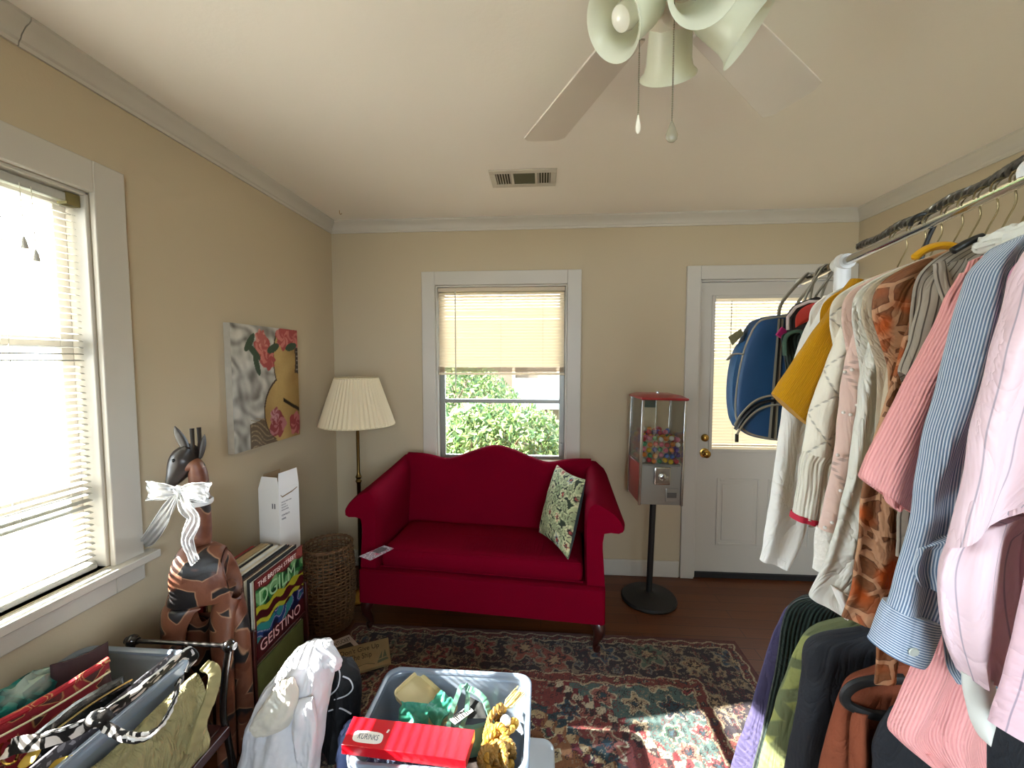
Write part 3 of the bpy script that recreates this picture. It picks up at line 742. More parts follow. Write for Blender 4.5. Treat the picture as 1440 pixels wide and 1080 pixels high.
emit('display_card', gbox(MB(), -.07, .03, hw-.012, hw-.009, 1.19, 1.25), mat('green_card','#4d5d50',.6,var=.3,vscale=40), gum)
# capsules, one object each
protos = {}
def capsule(colname, hexa):
    if colname not in protos:
        mb = MB(); mb.lathe([(.0003,-.0148),(.0066,-.0129),(.0119,-.0086),(.0148,-.001),(.0151,.0)], n=10, mi=0); mb.lathe([(.0151,.0),(.0143,.004),(.0115,.0091),(.0057,.0132),(.0003,.0148)], n=10, mi=1)
        o = emit('toy_capsule', mb, [mat('caps_'+colname, hexa, .3, var=.25, vscale=60), mat('caps_top_'+colname, {'red':'#b8404a','yellow':'#d9b22e','purple':'#6a4c9c','green':'#4f9a68','orange':'#d98a48','pink':'#d98aa0','blue':'#4c6cb4','white':'#cfcabf'}[colname], .2, var=.2, vscale=60)])
        protos[colname] = o; return o
    o = protos[colname].copy(); C.objects.link(o); return o
pal = {'red':'#b31f2e','yellow':'#d9a813','purple':'#48307a','green':'#2f7a4a','orange':'#d9762a','pink':'#d86a86','blue':'#2f4f9a','white':'#d9d6cc'}
names = ['red']*5+['yellow']*3+['purple']*3+['orange']*3+['pink']*2+['blue']*2+['green']*2+['white']*2
rc = random.Random(5)
for k in range(6):
    for j in range(7):
        for i in range(7):
            if not (j == 0 or i == 0 or (i == 6 and j < 3) or k >= 4): continue
            x = -.100+.0325*i+(.003 if k % 2 else -.003)+rc.uniform(-.0016,.0016); y = -.100+.0330*j+rc.uniform(-.0012,.0016); z = .899+.0325*k+.0035*math.sin(i*2.1+k)+rc.uniform(-.001,.002)
            if k == 5 and ((x+.02)**2+(y)**2 > .0075 or rc.random() < .25): continue
            if (x+.005)**2+y*y < .0005: continue
            cn = rc.choice(names); o = capsule(cn, pal[cn]); o.location = G(x, y, z)
            o.rotation_euler = (rc.uniform(0,6), rc.uniform(0,6), rc.uniform(0,6))
            tag(o, f'small {cn} toy capsule heaped behind the glass of the vending machine', 'toy capsule', f'{cn} toy capsules in the vending machine')

# ================================================================ PAINTING ON THE LEFT WALL
PY0, PY1, PZ0, PZ1 = 1.812, 2.335, 1.048, 1.662
nu, nv = 130, 152
uu, vv = np.meshgrid(np.linspace(0,1,nu+1), np.linspace(0,1,nv+1)); pt = np.zeros(uu.shape+(3,))
nzv = np.array([[nz(u*5, v*7) for u in np.linspace(0,1,nu+1)] for v in np.linspace(0,1,nv+1)])
nz2 = np.array([[nz(u*13+9, v*9+u*6) for u in np.linspace(0,1,nu+1)] for v in np.linspace(0,1,nv+1)])
t = np.clip(.55+.5*np.sin(uu*16+nzv*7+vv*5)*.5+.4*nz2, 0, 1)[...,None]
pt[:] = np.array(lin('#5f5a52'))*(1-t)+np.array(lin('#d8d4c8'))*t
allm = np.ones(uu.shape, bool)
br = vv < .20+.12*(uu-.2); paint(pt, br & (uu > .2), '#6b573f'); paint(pt, (vv < .24) & (uu > .22) & (np.abs(np.sin(vv*70+nzv*6+uu*20)) < .35), '#a08a66')
paint(pt, (uu > .84) & (vv > .42), '#3f332c'); paint(pt, (uu > .86) & (vv > .6) & (np.abs(np.sin(vv*75)) < .4), '#8d8378')
# guitar body: upper bout + lower bout
gui = ((uu-.76)/.19)**2+((vv-.72)/.30)**2 < 1
gui |= ((uu-.88)/.47)**2+((vv-.27)/.33)**2 < 1
gui |= (uu > .60+.05*np.sin((vv-.4)*9)) & (vv > .35) & (vv < .8) & (uu < .9)
paint(pt, gui, '#b78f45'); 
tt = np.clip(.5+.5*np.sin(uu*9+2)+.4*nzv,0,1)[...,None]; pt = np.where(gui[...,None], np.array(lin('#a37c36'))*(1-tt)+np.array(lin('#cba75a'))*tt, pt)
er = gui ^ np.roll(gui, 2, 1) | gui ^ np.roll(gui, 2, 0); paint(pt, er & (uu > .05) & (vv > .02) & (vv < .97) & (uu < .97), '#4a3422')
paint(pt, (np.abs((vv-.36)+(uu-.72)*.42) < .018) & (uu > .72), '#2c211a')
def rose(cx_, cy_, r, c1, c2, pe=7):
    d = np.hypot((uu-cx_), (vv-cy_)*1.17); an = np.arctan2(vv-cy_, uu-cx_)
    m = d < r*(1+.12*np.cos(pe*an+nzv*4)); paint(pt, m, c1); paint(pt, m & (nz2*1.3+.5*np.sin(d*60+an*5) > .15), c2)
rose(.42,.80,.13,'#b8473f','#d9776a'); rose(.50,.72,.10,'#b23f3a','#d46f62'); rose(.40,.90,.08,'#c25a50','#de8a7c'); rose(.76,.92,.13,'#b8433f','#d8756a'); rose(.93,.92,.11,'#ae3c3a','#cf6a60')
for lx_, ly_, an in ((.30,.78,-.6),(.33,.68,-1.2),(.24,.86,.8),(.58,.82,.3),(.88,.84,.2)):
    d1 = (uu-lx_)*math.cos(an)+(vv-ly_)*math.sin(an); d2 = -(uu-lx_)*math.sin(an)+(vv-ly_)*math.cos(an)
    paint(pt, (d1/.10)**2+(d2/.035)**2 < 1, '#3c5238')
rose(.62,.15,.13,'#9d3a3e','#c4747c',5); rose(.58,.24,.07,'#a8505a','#cf8f98',5); rose(.93,.12,.12,'#a2383c','#c86a6a',5)
art = thing('canvas_picture', 'canvas of a guitar with pink roses on the left wall', 'painting', (XL+.02, (PY0+PY1)/2, PZ0))
mb = MB(); mb.grid(lambda u, v: Vector((XL+.0345, PY0+(PY1-PY0)*u, PZ0+(PZ1-PZ0)*v)), nu, nv)
pt = pt*.72+pt.mean(-1, keepdims=True)*.14; mb.col = [(*c, 1) for c in pt.reshape(-1,3)]
emit('painted_face', mb, mat_attr('painting_oil', .55, bump=.1, bscale=160, grain=.08, gscale=60), art)
emit('canvas_edge', MB().box(XL+.002, XL+.034, PY0, PY1, PZ0, PZ1), mat('canvas_edge','#b9b2a4',.7,var=.2,vscale=12), art, smooth=False)

# ================================================================ CEILING FAN
hx, hy = .262, .900; zbl = 2.255
fan = thing('ceiling_fan', 'white ceiling fan with bell glass lights and pull chains', 'ceiling fan', (hx, hy, ZC))
M_fan = mat('fan_white', '#e2dccf', .4, var=.03); M_blade = mat('fan_blade', '#dcd4cc', .5, var=.04, vscale=5)
M_bell = mat('bell_glass', '#f0f2e8', .25, var=.02, trans=.5)
emit('canopy', MB().lathe([(.075,ZC-.001),(.075,ZC-.02),(.06,ZC-.06),(.05,ZC-.088)], (hx,hy,0), 32), M_fan, fan)
emit('motor_housing', MB().lathe([(.05,ZC-.09),(.11,ZC-.10),(.125,ZC-.13),(.125,ZC-.15),(.10,ZC-.165),(.06,ZC-.178),(.055,ZC-.185)], (hx,hy,0), 40), M_fan, fan)
for k in range(5):
    a = math.radians(42+72*k); r_ = Vector((math.cos(a), math.sin(a), 0)); p_ = Vector((-math.sin(a), math.cos(a), 0))
    pitch = math.radians(11); pz = p_*math.cos(pitch)-Vector((0,0,1))*math.sin(pitch); nn = r_.cross(pz)
    o_ = Vector((hx, hy, zbl)); out = []
    w0, w1, L0, L1 = .056, .078, .16, .648
    for q in range(9): b_ = -1+q/4; out.append((L1-.018*b_*b_*0-.02*abs(b_)**6, b_*w1))
    out = [(L0, -w0)]+out+[(L0, w0)]
    mb = MB(); mb.loft([[o_ + r_*l + pz*w_ + nn*h for l, w_ in out] for h in (-.003, .003)])
    bl = emit('blade', mb, M_blade, fan, smooth=False, bevel=.0015)
    mb = MB(); mb.loft([[o_ + r_*l + pz*w_ + nn*h for l, w_ in ((.09,-.02),(.20,-.035),(.235,-.015),(.235,.015),(.20,.035),(.09,.02))] for h in (.0035,.008)])
    emit('blade_iron', mb, M_fan, bl, bevel=.002)
emit('light_fitter', MB().lathe([(.06,2.17),(.075,2.15),(.075,2.125),(.05,2.105),(.02,2.098),(.012,2.085),(.002,2.08)], (hx,hy,.086), 32), M_fan, fan)
for azb, tlb in ((205, 50), (275, 50), (353, 50), (77, 50)):
    a = math.radians(azb); r_ = Vector((math.cos(a), math.sin(a), 0)); tl = math.radians(tlb)
    ax = (r_*math.sin(tl)-Vector((0,0,1))*math.cos(tl)); st = Vector((hx,hy,2.213 if azb != 77 else 2.243))+r_*.045
    M4 = Matrix.Identity(4); zc = ax; xc = zc.orthogonal().normalized(); yc = zc.cross(xc)
    M4 = Matrix((xc, yc, zc)).transposed().to_4x4()
    arm = emit('socket', MB().lathe([(.018,-.02),(.024,0),(.028,.018),(.026,.03)], st, 20, M4), M_fan, fan)
    prof = [(.030,.012),(.040,.02),(.045,.04),(.048,.07),(.050,.10),(.055,.118),(.065,.128),(.0645,.1285),(.054,.119),(.0485,.10),(.046,.07),(.0435,.04),(.038,.022)]
    emit('bell_shade', MB().lathe(prof, st, 36, M4, cap=False), M_bell, arm)
    emit('bulb', MB().lathe([(.012,.03),(.013,.05),(.022,.07),(.026,.088),(.022,.105),(.01,.113),(.001,.115)], st, 18, M4), mat('bulb_glass','#f0eee6',.2), arm)
def chain(px, py0, py1, z, fobflat):
    top_ = on_z(px, py0, z); d = (top_-EYEV).dot(FWD); 
    zb_ = on_plane(px, py1, top_, Vector((-math.sin(YAW), math.cos(YAW), 0))).z
    mb = MB(); mb.tube([top_+Vector((0,0,.05)), Vector((top_.x, top_.y, zb_+.03))], .0009, 6); zz = top_.z
    while zz > zb_+.03: mb.ball((top_.x, top_.y, zz), .0017, 6, 4); zz -= .0042
    ch = emit('pull_chain', mb, mat('chain_metal','#6f6553',.4,.7), fan)
    fb = MB().lathe([(.001,.034),(.003,.03),(.008,.018),(.0115,.008),(.010,.0),(.005,-.005),(.0005,-.006)], (top_.x, top_.y, zb_), 16, Matrix.Diagonal((1 if not fobflat else .45, .45, 1, 1)))
    emit('fob', fb, M_fan if fobflat else mat('fob_grey','#8d8470',.4), ch)
chain(899, 75, 184, 2.10, True); chain(948, 35, 196, 2.10, False)
# ================================================================ RECORD RACK + RECORDS
M_rack = mat('dark_rack_wood', '#3a140f', .35, var=.25, vscale=12, coat=.2)
RXa, RXb, RYa, RYb = XL+.022, -1.084, 1.447, 1.772
rk = thing('record_rack', 'dark red-brown wooden two-tier record rack against the left wall', 'record rack', ((RXa+RXb)/2, (RYa+RYb)/2, 0))
for ya in (RYa-.018, RYb+.004):
    sp_ = emit('side_frame', MB().box(RXa, RXa+.03, ya, ya+.014, 0, .46).box(RXb-.03, RXb, ya, ya+.014, 0, .46).box(RXa+.03, RXb-.03, ya, ya+.014, .30, .46).box(RXa+.03,RXb-.03,ya,ya+.014,.03,.07), M_rack, rk, bevel=.003)
for z in (.315, .02): emit('shelf', MB().box(RXa, RXb-.004, RYa-.003, RYb+.003, z, z+.014), M_rack, rk, bevel=.002)
cols_ = [('cream','#c9bda2'),('white','#d6d2c8'),('tan','#a98d62'),('black','#22201f'),('grey','#8b8880'),('brown','#5a4030')]
rr = random.Random(3); x = RXb-.010; k = 0
COVER = (x, RYa+.006, RYa+.316)
def rec(x, th, y0, z0, hh, cname, hexa, label, group, cover=None, lean=0.):
    mb = MB(); X1 = x; X0 = x-th
    vs = [(X0-lean*0,y0,z0),(X1,y0,z0),(X1,y0+.312,z0),(X0,y0+.312,z0),(X0-lean,y0,z0+hh),(X1-lean,y0,z0+hh),(X1-lean,y0+.312,z0+hh),(X0-lean,y0+.312,z0+hh)]
    mb.add(vs, [(3,2,1,0),(4,5,6,7),(0,1,5,4),(1,2,6,5),(2,3,7,6),(3,0,4,7)])
    return mb
zt_ = .331
# front record with the psychedelic sleeve
fx = RXb-.006
fr_ = thing('record', 'front record in a red sleeve with green, yellow and blue bubble lettering', 'record', (fx, RYa+.16, zt_), 'records on the top shelf of the rack')
emit('sleeve', rec(fx, .005, RYa+.006, zt_, .315, '', '', '', ''), mat('sleeve_maroon','#5a1418',.5,var=.2), fr_, smooth=False)
na3 = 110; uu, vv = np.meshgrid(np.linspace(0,1,na3+1), np.linspace(0,1,na3+1)); al = np.zeros(uu.shape+(3,)); al[:] = lin('#4c1418')
nn_ = np.array([[nz(u*7, v*7) for u in np.linspace(0,1,na3+1)] for v in np.linspace(0,1,na3+1)])
paint(al, vv > .86, '#7a2a28'); paint(al, (vv > .86) & (nn_ > .1), '#a8554a')
def band(v0, v1, c, w=.03): 
    m = (vv > v0+w*np.sin(uu*22)) & (vv < v1+w*np.sin(uu*17+1)); paint(al, m, c); return m
m = band(.62, .86, '#2f7a3c', .03); paint(al, m & (nn_ > .12), '#7fae74'); paint(al, m & (nn_ < -.18), '#123a22')
m = band(.56, .63, '#b8b02c'); m = band(.40, .46, '#b9b534'); 
m = band(.20, .40, '#1f3f7a', .03); paint(al, m & (nn_ > .1), '#2f8a86'); paint(al, m & (nn_ < -.2), '#0e1a3a'); paint(al, m & (np.abs(nn_) < .03), '#c9b8c8')
mb = MB(); mb.grid(lambda u, v: Vector((fx+.0006, RYa+.007+.310*u, zt_+.002+.311*v)), na3, na3); mb.col = [(*c,1) for c in (al*.62).reshape(-1,3)]
emit('cover_print', mb, mat_attr('album_ink', .35, grain=.1, spec=.4), fr_, smooth=False)
M_ink_p = mat('ink_pale_pink', '#d9a9a4', .5); M_ink_g = mat('ink_green_light', '#8fb083', .5); M_ink_d = mat('ink_dark', '#221a18', .6)
lettering('top_lettering', 'THE BRITISH STREET', .026, frame_mat((fx+.0012, RYa+.02, zt_+.283), (0,1,0), (0,0,1)), mat('ink_white','#eeddd4',.5), fr_, .0002, 1.05)
lettering('title_lettering', 'DGILM', .085, frame_mat((fx+.0012, RYa+.02, zt_+.205), (0,1,0), (0,0,1)), M_ink_g, fr_, .0002, .95)
lettering('bottom_lettering', 'GEISTINO', .06, frame_mat((fx+.0012, RYa+.02, zt_+.02), (0,1,0), (0,0,1)), M_ink_p, fr_, .0002, 1.02)
x = fx-.0068; prev = None; seq = ['cream','white','black','cream','brown','black','black','white','cream','cream','white','cream','black','cream','tan','tan','brown']
hexes = dict(cols_)
protoR = {}
while x > RXa+.085 and seq:
    cn = seq.pop(0); th = .0036 if cn != 'tan' else .011; th += rr.uniform(0, .004)
    lean = rr.uniform(.0, .004); hh = .308+rr.uniform(-.004, .008)
    o = emit('record', rec(x, th, RYa+.004+rr.uniform(0,.006), zt_, hh, 0,0,0,0), mat('sleeve_'+cn, hexes[cn], .7, var=.12, vscale=20), loc=(x, RYa+.16, zt_), smooth=False)
    tag(o, f'{cn} edged record sleeve standing in the row on the top rack shelf', 'record', 'records on the top shelf of the rack')
    x -= th+.0052
bsx = x-.004
bs = emit('record_box_set', rec(bsx, .026, RYa+.008, zt_, .302, 0,0,0,0), mat('box_set_red', '#8c1822', .5, var=.1), loc=(bsx, RYa+.16, zt_), smooth=False, bevel=.002)
tag(bs, 'thick red box set at the wall end of the record row', 'record box set')
x = RXb-.012
for k in range(7):
    th = rr.choice([.006,.012,.018]); cn = ['green','cream','brown','green','cream','tan','cream'][k]
    hx_ = {'green':'#5d6130','cream':'#b5a98c','brown':'#4a3522','tan':'#8c7446'}[cn]
    o = emit('record_album', rec(x, th, RYa+.006, .0345, .262, 0,0,0,0), mat('low_sleeve_'+cn, hx_, .6, var=.2, vscale=20), loc=(x, RYa+.16, .036), smooth=False)
    tag(o, f'{cn} album in the lower tier of the record rack', 'record', 'albums in the lower tier of the rack')
    x -= th+.008

# ================================================================ WHITE CARTON
Nn = Vector((-1.252, 1.85, 0)); U1 = Vector((-.985,.17,0)).normalized(); U2 = Vector((.17,.985,0)).normalized()
bxw = thing('carton', 'tall narrow white carton with open flaps in the left corner behind the records', 'box', Nn+U1*.06+U2*.065)
M_card = mat('white_card', '#dedbd8', .7, var=.02); M_cardb = mat('brown_card', '#8a7050', .8)
Hc = .865; a, b = .118, .130
mb = MB()
def quadbox(p, d1, d2, z0, z1):
    mb.loft([[p+Vector((0,0,z)), p+d1+Vector((0,0,z)), p+d1+d2+Vector((0,0,z)), p+d2+Vector((0,0,z))] for z in (z0, z1)])
th = .003
quadbox(Nn, U1*a, U2*th, .001, Hc); quadbox(Nn+U2*(b-th), U1*a, U2*th, .001, Hc); quadbox(Nn+U2*th, U1*th, U2*(b-2*th), .001, Hc); quadbox(Nn+U2*th+U1*(a-th), U1*th, U2*(b-2*th), .001, Hc); quadbox(Nn+U1*th+U2*th, U1*(a-2*th), U2*(b-2*th), .001, .005)
emit('carton_walls', mb, M_card, bxw, smooth=False)
mb = MB(); O3 = Vector((0,0,1))
def flap(p, d, out, h, m, taper=.12):
    mb = MB(); q = [p+d*0, p+d, p+d*(1-taper)+O3*h+out, p+d*taper+O3*h+out]; nrm = (q[1]-q[0]).cross(q[3]-q[0]).normalized()*.0025
    mb.loft([[v for v in q], [v+nrm for v in q]]); return emit('flap', mb, m, bxw, smooth=False)
Z_ = Vector((0,0,Hc+.0005))
flap(Nn+Z_, U1*a, -U2*.004+U2*.012, .060, M_card); flap(Nn+U2*b+Z_, -U2*b, U1*.0-(-U1)*.002, .082, M_card, .06)
flap(Nn+U1*a+Z_, U2*b, U1*.03-U1*.05, .07, M_cardb)
ctn_front = frame_mat(Nn+U2*.012-U1*.0008+O3*.0, U2, O3)
for i, s_ in enumerate(('HANDLE WITH CARE','KEEP DRY','THIS SIDE UP','FRAGILE ITEMS')):
    lettering('printed_text', s_, .009, frame_mat(Nn-U1*.0012+U2*.014+O3*(.80-.013*i), U2, O3), mat('ink_grey','#77737a',.6), bxw, .0002, .75)
for i, s_ in enumerate(('CONTENTS','PAPER')):
    lettering('printed_text', s_, .012, frame_mat(Nn-U1*.0012+U2*.014+O3*(.735-.018*i), U2, O3), mat('ink_grey2','#5b575c',.6), bxw, .0002, .8)
mb = MB(); mb.loft([[Nn-U1*(.0006+h)+U2*q+O3*z for q, z in ((.012,.842),(.022,.832),(.085,.842),(.118,.852),(.118,.848),(.085,.836),(.022,.826),(.012,.838))] for h in (0,.0006)])
emit('slot', mb, M_cardb, bxw, smooth=False)
mb = MB()
for i in range(2): mb.loft([[Nn-U2*(.0006+h)+U1*q+O3*z for q, z in ((.020+.013*i,.775),(.026+.013*i,.775),(.026+.013*i,.80),(.020+.013*i,.80))] for h in (0,.0005)])
emit('handling_symbols', mb, mat('ink_grey2','#5b575c',.6), bxw, smooth=False)

# ================================================================ WOODEN GIRAFFE
gi = thing('giraffe_figure', 'carved wooden giraffe with dark patches beside the records', 'giraffe figure', (-1.245, 1.33, 0))
M_gir = mat_cells('giraffe_wood', '#714430', '#1d1a1b', '#a27c60', 8.5, .45, (.15,.3), 'obj', spec=.5, third='#5f3220', tscale=14)
vs = [(-1.245,1.325,.70),(-1.17,1.345,.70),(-1.205,1.345,.70),(-1.315,1.30,.71),(-1.345,1.295,.70),(-1.285,1.31,.80),(-1.262,1.322,.93),(-1.258,1.325,1.07),(-1.262,1.32,1.135),(-1.29,1.305,1.115),(-1.322,1.29,1.085),
      (-1.352,1.262,.56),(-1.357,1.258,.30),(-1.357,1.255,.012),(-1.325,1.33,.56),(-1.322,1.335,.30),(-1.322,1.335,.012),
      (-1.150,1.312,.54),(-1.140,1.305,.30),(-1.140,1.300,.012),(-1.130,1.364,.54),(-1.118,1.368,.30),(-1.118,1.368,.012)]
ed = [(0,1),(0,3),(3,4),(3,5),(5,6),(6,7),(7,8),(8,9),(9,10),(3,11),(11,12),(12,13),(3,14),(14,15),(15,16),(1,17),(17,18),(18,19),(1,20),(20,21),(21,22)]
rad_ = [.080,.076,.02,.074,.04,.052,.037,.033,.032,.020,.012,.040,.031,.034,.040,.031,.034,.042,.032,.034,.042,.032,.034]
gsh = {0:(.005,0,.045), 1:(-.03,0,.05), 2:(-.035,0,.05), 3:(.028,0,.045), 4:(.03,0,.04), 5:(.022,0,.035), 6:(.006,0,0)}
for k_ in range(11, 17): gsh[k_] = (.030, 0, 0)
for k_ in range(17, 23): gsh[k_] = (-.036, 0, 0)
me = bpy.data.meshes.new('body'); gb = ORG[gi]; me.from_pydata([Vector(v)+Vector((.055,.022,0))+Vector(gsh.get(i_, (0,0,0)))-gb for i_, v in enumerate(vs)], ed, [])
o = bpy.data.objects.new('body', me); C.objects.link(o); o.parent = gi; ORG[o] = gb
sk = o.modifiers.new('skin', 'SKIN'); sk.use_smooth_shade = True
for i, r in enumerate(rad_): me.skin_vertices[0].data[i].radius = (r, r)
me.skin_vertices[0].data[0].use_root = True
ss = o.modifiers.new('sub', 'SUBSURF'); ss.levels = 3; ss.render_levels = 3
sm_ = o.modifiers.new('soften', 'SMOOTH'); sm_.factor = .5; sm_.iterations = 22
me.materials.append(M_gir)
M_hd = mat('giraffe_dark', '#2a211c', .35, var=.3, vscale=25)
def leaf(p0, p1, w, th, side):
    p0, p1 = Vector(p0), Vector(p1); rings = []; d = p1-p0; s_ = Vector(side).normalized(); nr = d.normalized().cross(s_)
    for i in range(9):
        t = i/8; ww = w*math.sin(PI*min(1, .12+.88*t))**.7+.001; rings.append([p0+d*t+s_*ww*math.cos(a)+nr*th*math.sin(a)*(1-t*.7) for a in [2*PI*k/10 for k in range(10)]])
    mb = MB(); mb.loft(rings); return mb
n_before = set(gi.children)
emit('ear', leaf((-1.285,1.315,1.165),(-1.315,1.300,1.262), .017, .006, (1,.2,0)), M_hd, gi)
emit('ear', leaf((-1.254,1.33,1.145),(-1.238,1.335,1.228), .011, .005, (1,.2,0)), M_hd, gi)
for q in ((-1.268,1.315),(-1.262,1.338)): emit('horn', MB().tube([(q[0]-.004,q[1],1.14),(q[0]+.002,q[1],1.20),(q[0]+.001,q[1],1.252)], [.008,.006,.007], 8), M_hd, gi)
fm = [on_y(pa, pb, pc_)-Vector((.055,.022,0)) for pa, pb, pc_ in ((269,628,1.345),(262,641,1.344),(255,656,1.335),(247,670,1.318),(239,682,1.305))]
emit('face_mask', MB().tube(smooth_path(fm, 20), [crom([[.020],[.042],[.042],[.029],[.015]], 4*i/20)[0] for i in range(21)], 16), M_hd, gi)
for s_ in (-1, 1): emit('eye', MB().ball((fm[1]+Vector((-.006, s_*.040-.004, -.006))), .007), mat('eye_black','#0d0c0c',.1), gi)
for ch in gi.children:
    if ch not in n_before: ch.location = (.055, .022, 0)
# ---- sheer ribbon bow
M_rib = mat_clear('sheer_ribbon', '#ffffff', rough=.3, milky=.27, milk='#f2f2f4', gloss=.2)
M_edge = mat('ribbon_edge', '#f4f4f5', .5, trans=.3)
bow = thing('ribbon_bow', 'sheer white ribbon bow tied round the giraffe neck', 'ribbon bow', (-1.25, 1.27, .98))
def ribbon(name, path, wid, wdir, parent, crease=3, amp=.006, m=M_rib, n=26):
    P = smooth_path(path, n); mb = MB(); W = [crom([[w] for w in wid], (len(wid)-1)*i/n)[0] for i in range(n+1)]
    wd = Vector(wdir).normalized(); nn = 12; gridp = []
    for i, p in enumerate(P):
        t = (P[min(i+1,n)]-P[max(i-1,0)]).normalized(); w_ = (wd-t*t.dot(wd)).normalized(); no = t.cross(w_)
        gridp.append([p+w_*W[i]*(k/nn-.5)+no*amp*math.sin(k/nn*crease*2*PI+i*.25)*(.4+.6*abs(math.sin(i*.3))) for k in range(nn+1)])
    mb.loft(gridp, False, False, closed=False)
    o = emit(name, mb, m, parent, solid=.0006)
    e2 = MB()
    for k in (0, nn): e2.tube([r[k] for r in gridp], .0013, 5)
    emit('edge_cord', e2, M_edge, o); return o
Bp = lambda px, py, y: on_y(px, py, y+.026)
kn = Bp(252, 690, 1.262)
ribbon('loop', [kn, Bp(232,691,1.236), Bp(212,690,1.236), Bp(207,690,1.252), Bp(214,692,1.272), Bp(235,693,1.276), kn], [.014,.046,.060,.062,.058,.044,.014], (-.12,0,1), bow, 2, .003)
ribbon('loop', [kn, Bp(268,690,1.232), Bp(286,691,1.232), Bp(294,692,1.246), Bp(286,694,1.268), Bp(268,694,1.268), kn], [.014,.048,.060,.062,.058,.046,.014], (.1,0,1), bow, 2, .003)
ribbon('tail', [kn, Bp(238,715,1.27), Bp(222,740,1.30), Bp(206,762,1.34), Bp(196,772,1.372)], [.02,.045,.05,.045,.035], (1,-.3,.5), bow)
ribbon('tail', [kn, Bp(262,712,1.23), Bp(273,730,1.225), Bp(262,757,1.225), Bp(268,778,1.22), Bp(275,791,1.215)], [.02,.05,.056,.052,.045,.04], (1,-.2,.12), bow)
emit('knot', MB().ball(kn, .017, sc=(1.1,.5,1.1)), M_edge, bow)
emit('neck_band', MB().tube([(-1.203+.0395*math.cos(a), 1.344+.0395*math.sin(a), .992) for a in [2*PI*k/24 for k in range(25)]], .003, 6, flat=3.), M_edge, bow)

# ================================================================ DARK STAND WITH TUB OF BAGS
M_blk = mat('black_lacquer', '#120d0b', .2, var=.2, coat=.5)
bs0, bs1 = on_y(186, 901, 1.185), on_y(322, 906, 1.185)
zr = bs0.z; xl, xr = bs0.x, bs1.x
stn = thing('luggage_stand', 'dark wooden luggage stand with curved ends below the left window', 'luggage stand', ((xl+xr)/2, .85, 0))
mb = MB()
emit('back_rail', MB().cyl((xl,1.185,zr),(xr,1.185,zr), .007, n=12), M_blk, stn)
for xx_ in (xl, xr):
    mb = MB().ball((xx_,1.185,zr), .019, 16, 10); mb.cyl((xx_-.02,1.185,zr),(xx_+.02,1.185,zr), .011, n=12)
    fr2 = emit('finial', mb, M_blk, stn)
    emit('curved_arm', MB().tube(smooth_path([(xx_,1.182,zr-.012),(xx_-.004,1.17,zr-.08),(xx_-.012,1.165,zr-.2),(xx_-.004,1.168,.30),(xx_+.012,1.185,.1),(xx_+.02,1.20,.0 if xx_ == xl else .0165)], 24), .010, 10), M_blk, stn)
    emit('leg', MB().tube(smooth_path([(xx_,.47,.58),(xx_,.465,.4),(xx_,.45,.2),(xx_,.44,0 if xx_ == xl else .014)], 12), .012, 10), M_blk, stn)
    emit('side_rail', MB().box(xx_-.012, xx_+.012, .47, 1.16, .315, .345), M_rack, stn, bevel=.003)
for k in range(5):
    y = .52+.145*k; emit('slat', MB().box(xl+.013, xr-.013, y, y+.06, .334, .346), M_rack, stn, bevel=.002)

def tub(name, label, cat, x0, x1, y0, y1, zb, zt, m, inset=.02, rad_c=.04, rim=.016, lip=.010, mrim=None):
    t = thing(name, label, cat, ((x0+x1)/2, (y0+y1)/2, zb))
    def rr_(ins, z, r=rad_c):
        pts = []
        for cx_, cy_, a0 in ((x1-r-ins,y1-r-ins,0),(x0+r+ins,y1-r-ins,90),(x0+r+ins,y0+r+ins,180),(x1-r-ins,y0+r+ins,270)):
            for k in range(7):
                a = math.radians(a0+15*k); pts.append(Vector((cx_+r*math.cos(a), cy_+r*math.sin(a), z)))
        return pts
    mb = MB(); mb.loft([rr_(inset+.012,zb),rr_(inset,zb+.012),rr_(rim,zt-.03),rr_(rim,zt-.004)], True, False); 
    emit('tub_wall', mb, m, t, solid=.0022)
    mb = MB(); mb.loft([rr_(rim-.001,zt-.030),rr_(0,zt-.030),rr_(0,zt-.004),rr_(.004,zt),rr_(rim-.004,zt),rr_(rim+.003,zt-.004),rr_(rim+.003,zt-.012)], False, False)
    emit('rim', mb, mrim or m, t)
    return t
M_tubL = mat_clear('milky_plastic', '#e9f1f6', rough=.25, milky=.55, milk='#dbe4ea', gloss=.25)
M_tubC = mat_clear('clear_plastic', '#dde9f4', rough=.12, milky=.5, milk='#d0dff0', gloss=.25)
M_rimC = mat_clear('clear_plastic_rim', '#dde9f4', rough=.15, milky=.62, milk='#c3d3e8', gloss=.3)
xr_t = on_z(270, 918, .60).x+.012
tub('storage_tub', 'milky plastic storage tub of handbags on the dark stand', 'storage tub', XL+.045, xr_t, .50, 1.145, .350, .60, M_tubL, mrim=M_rimC)

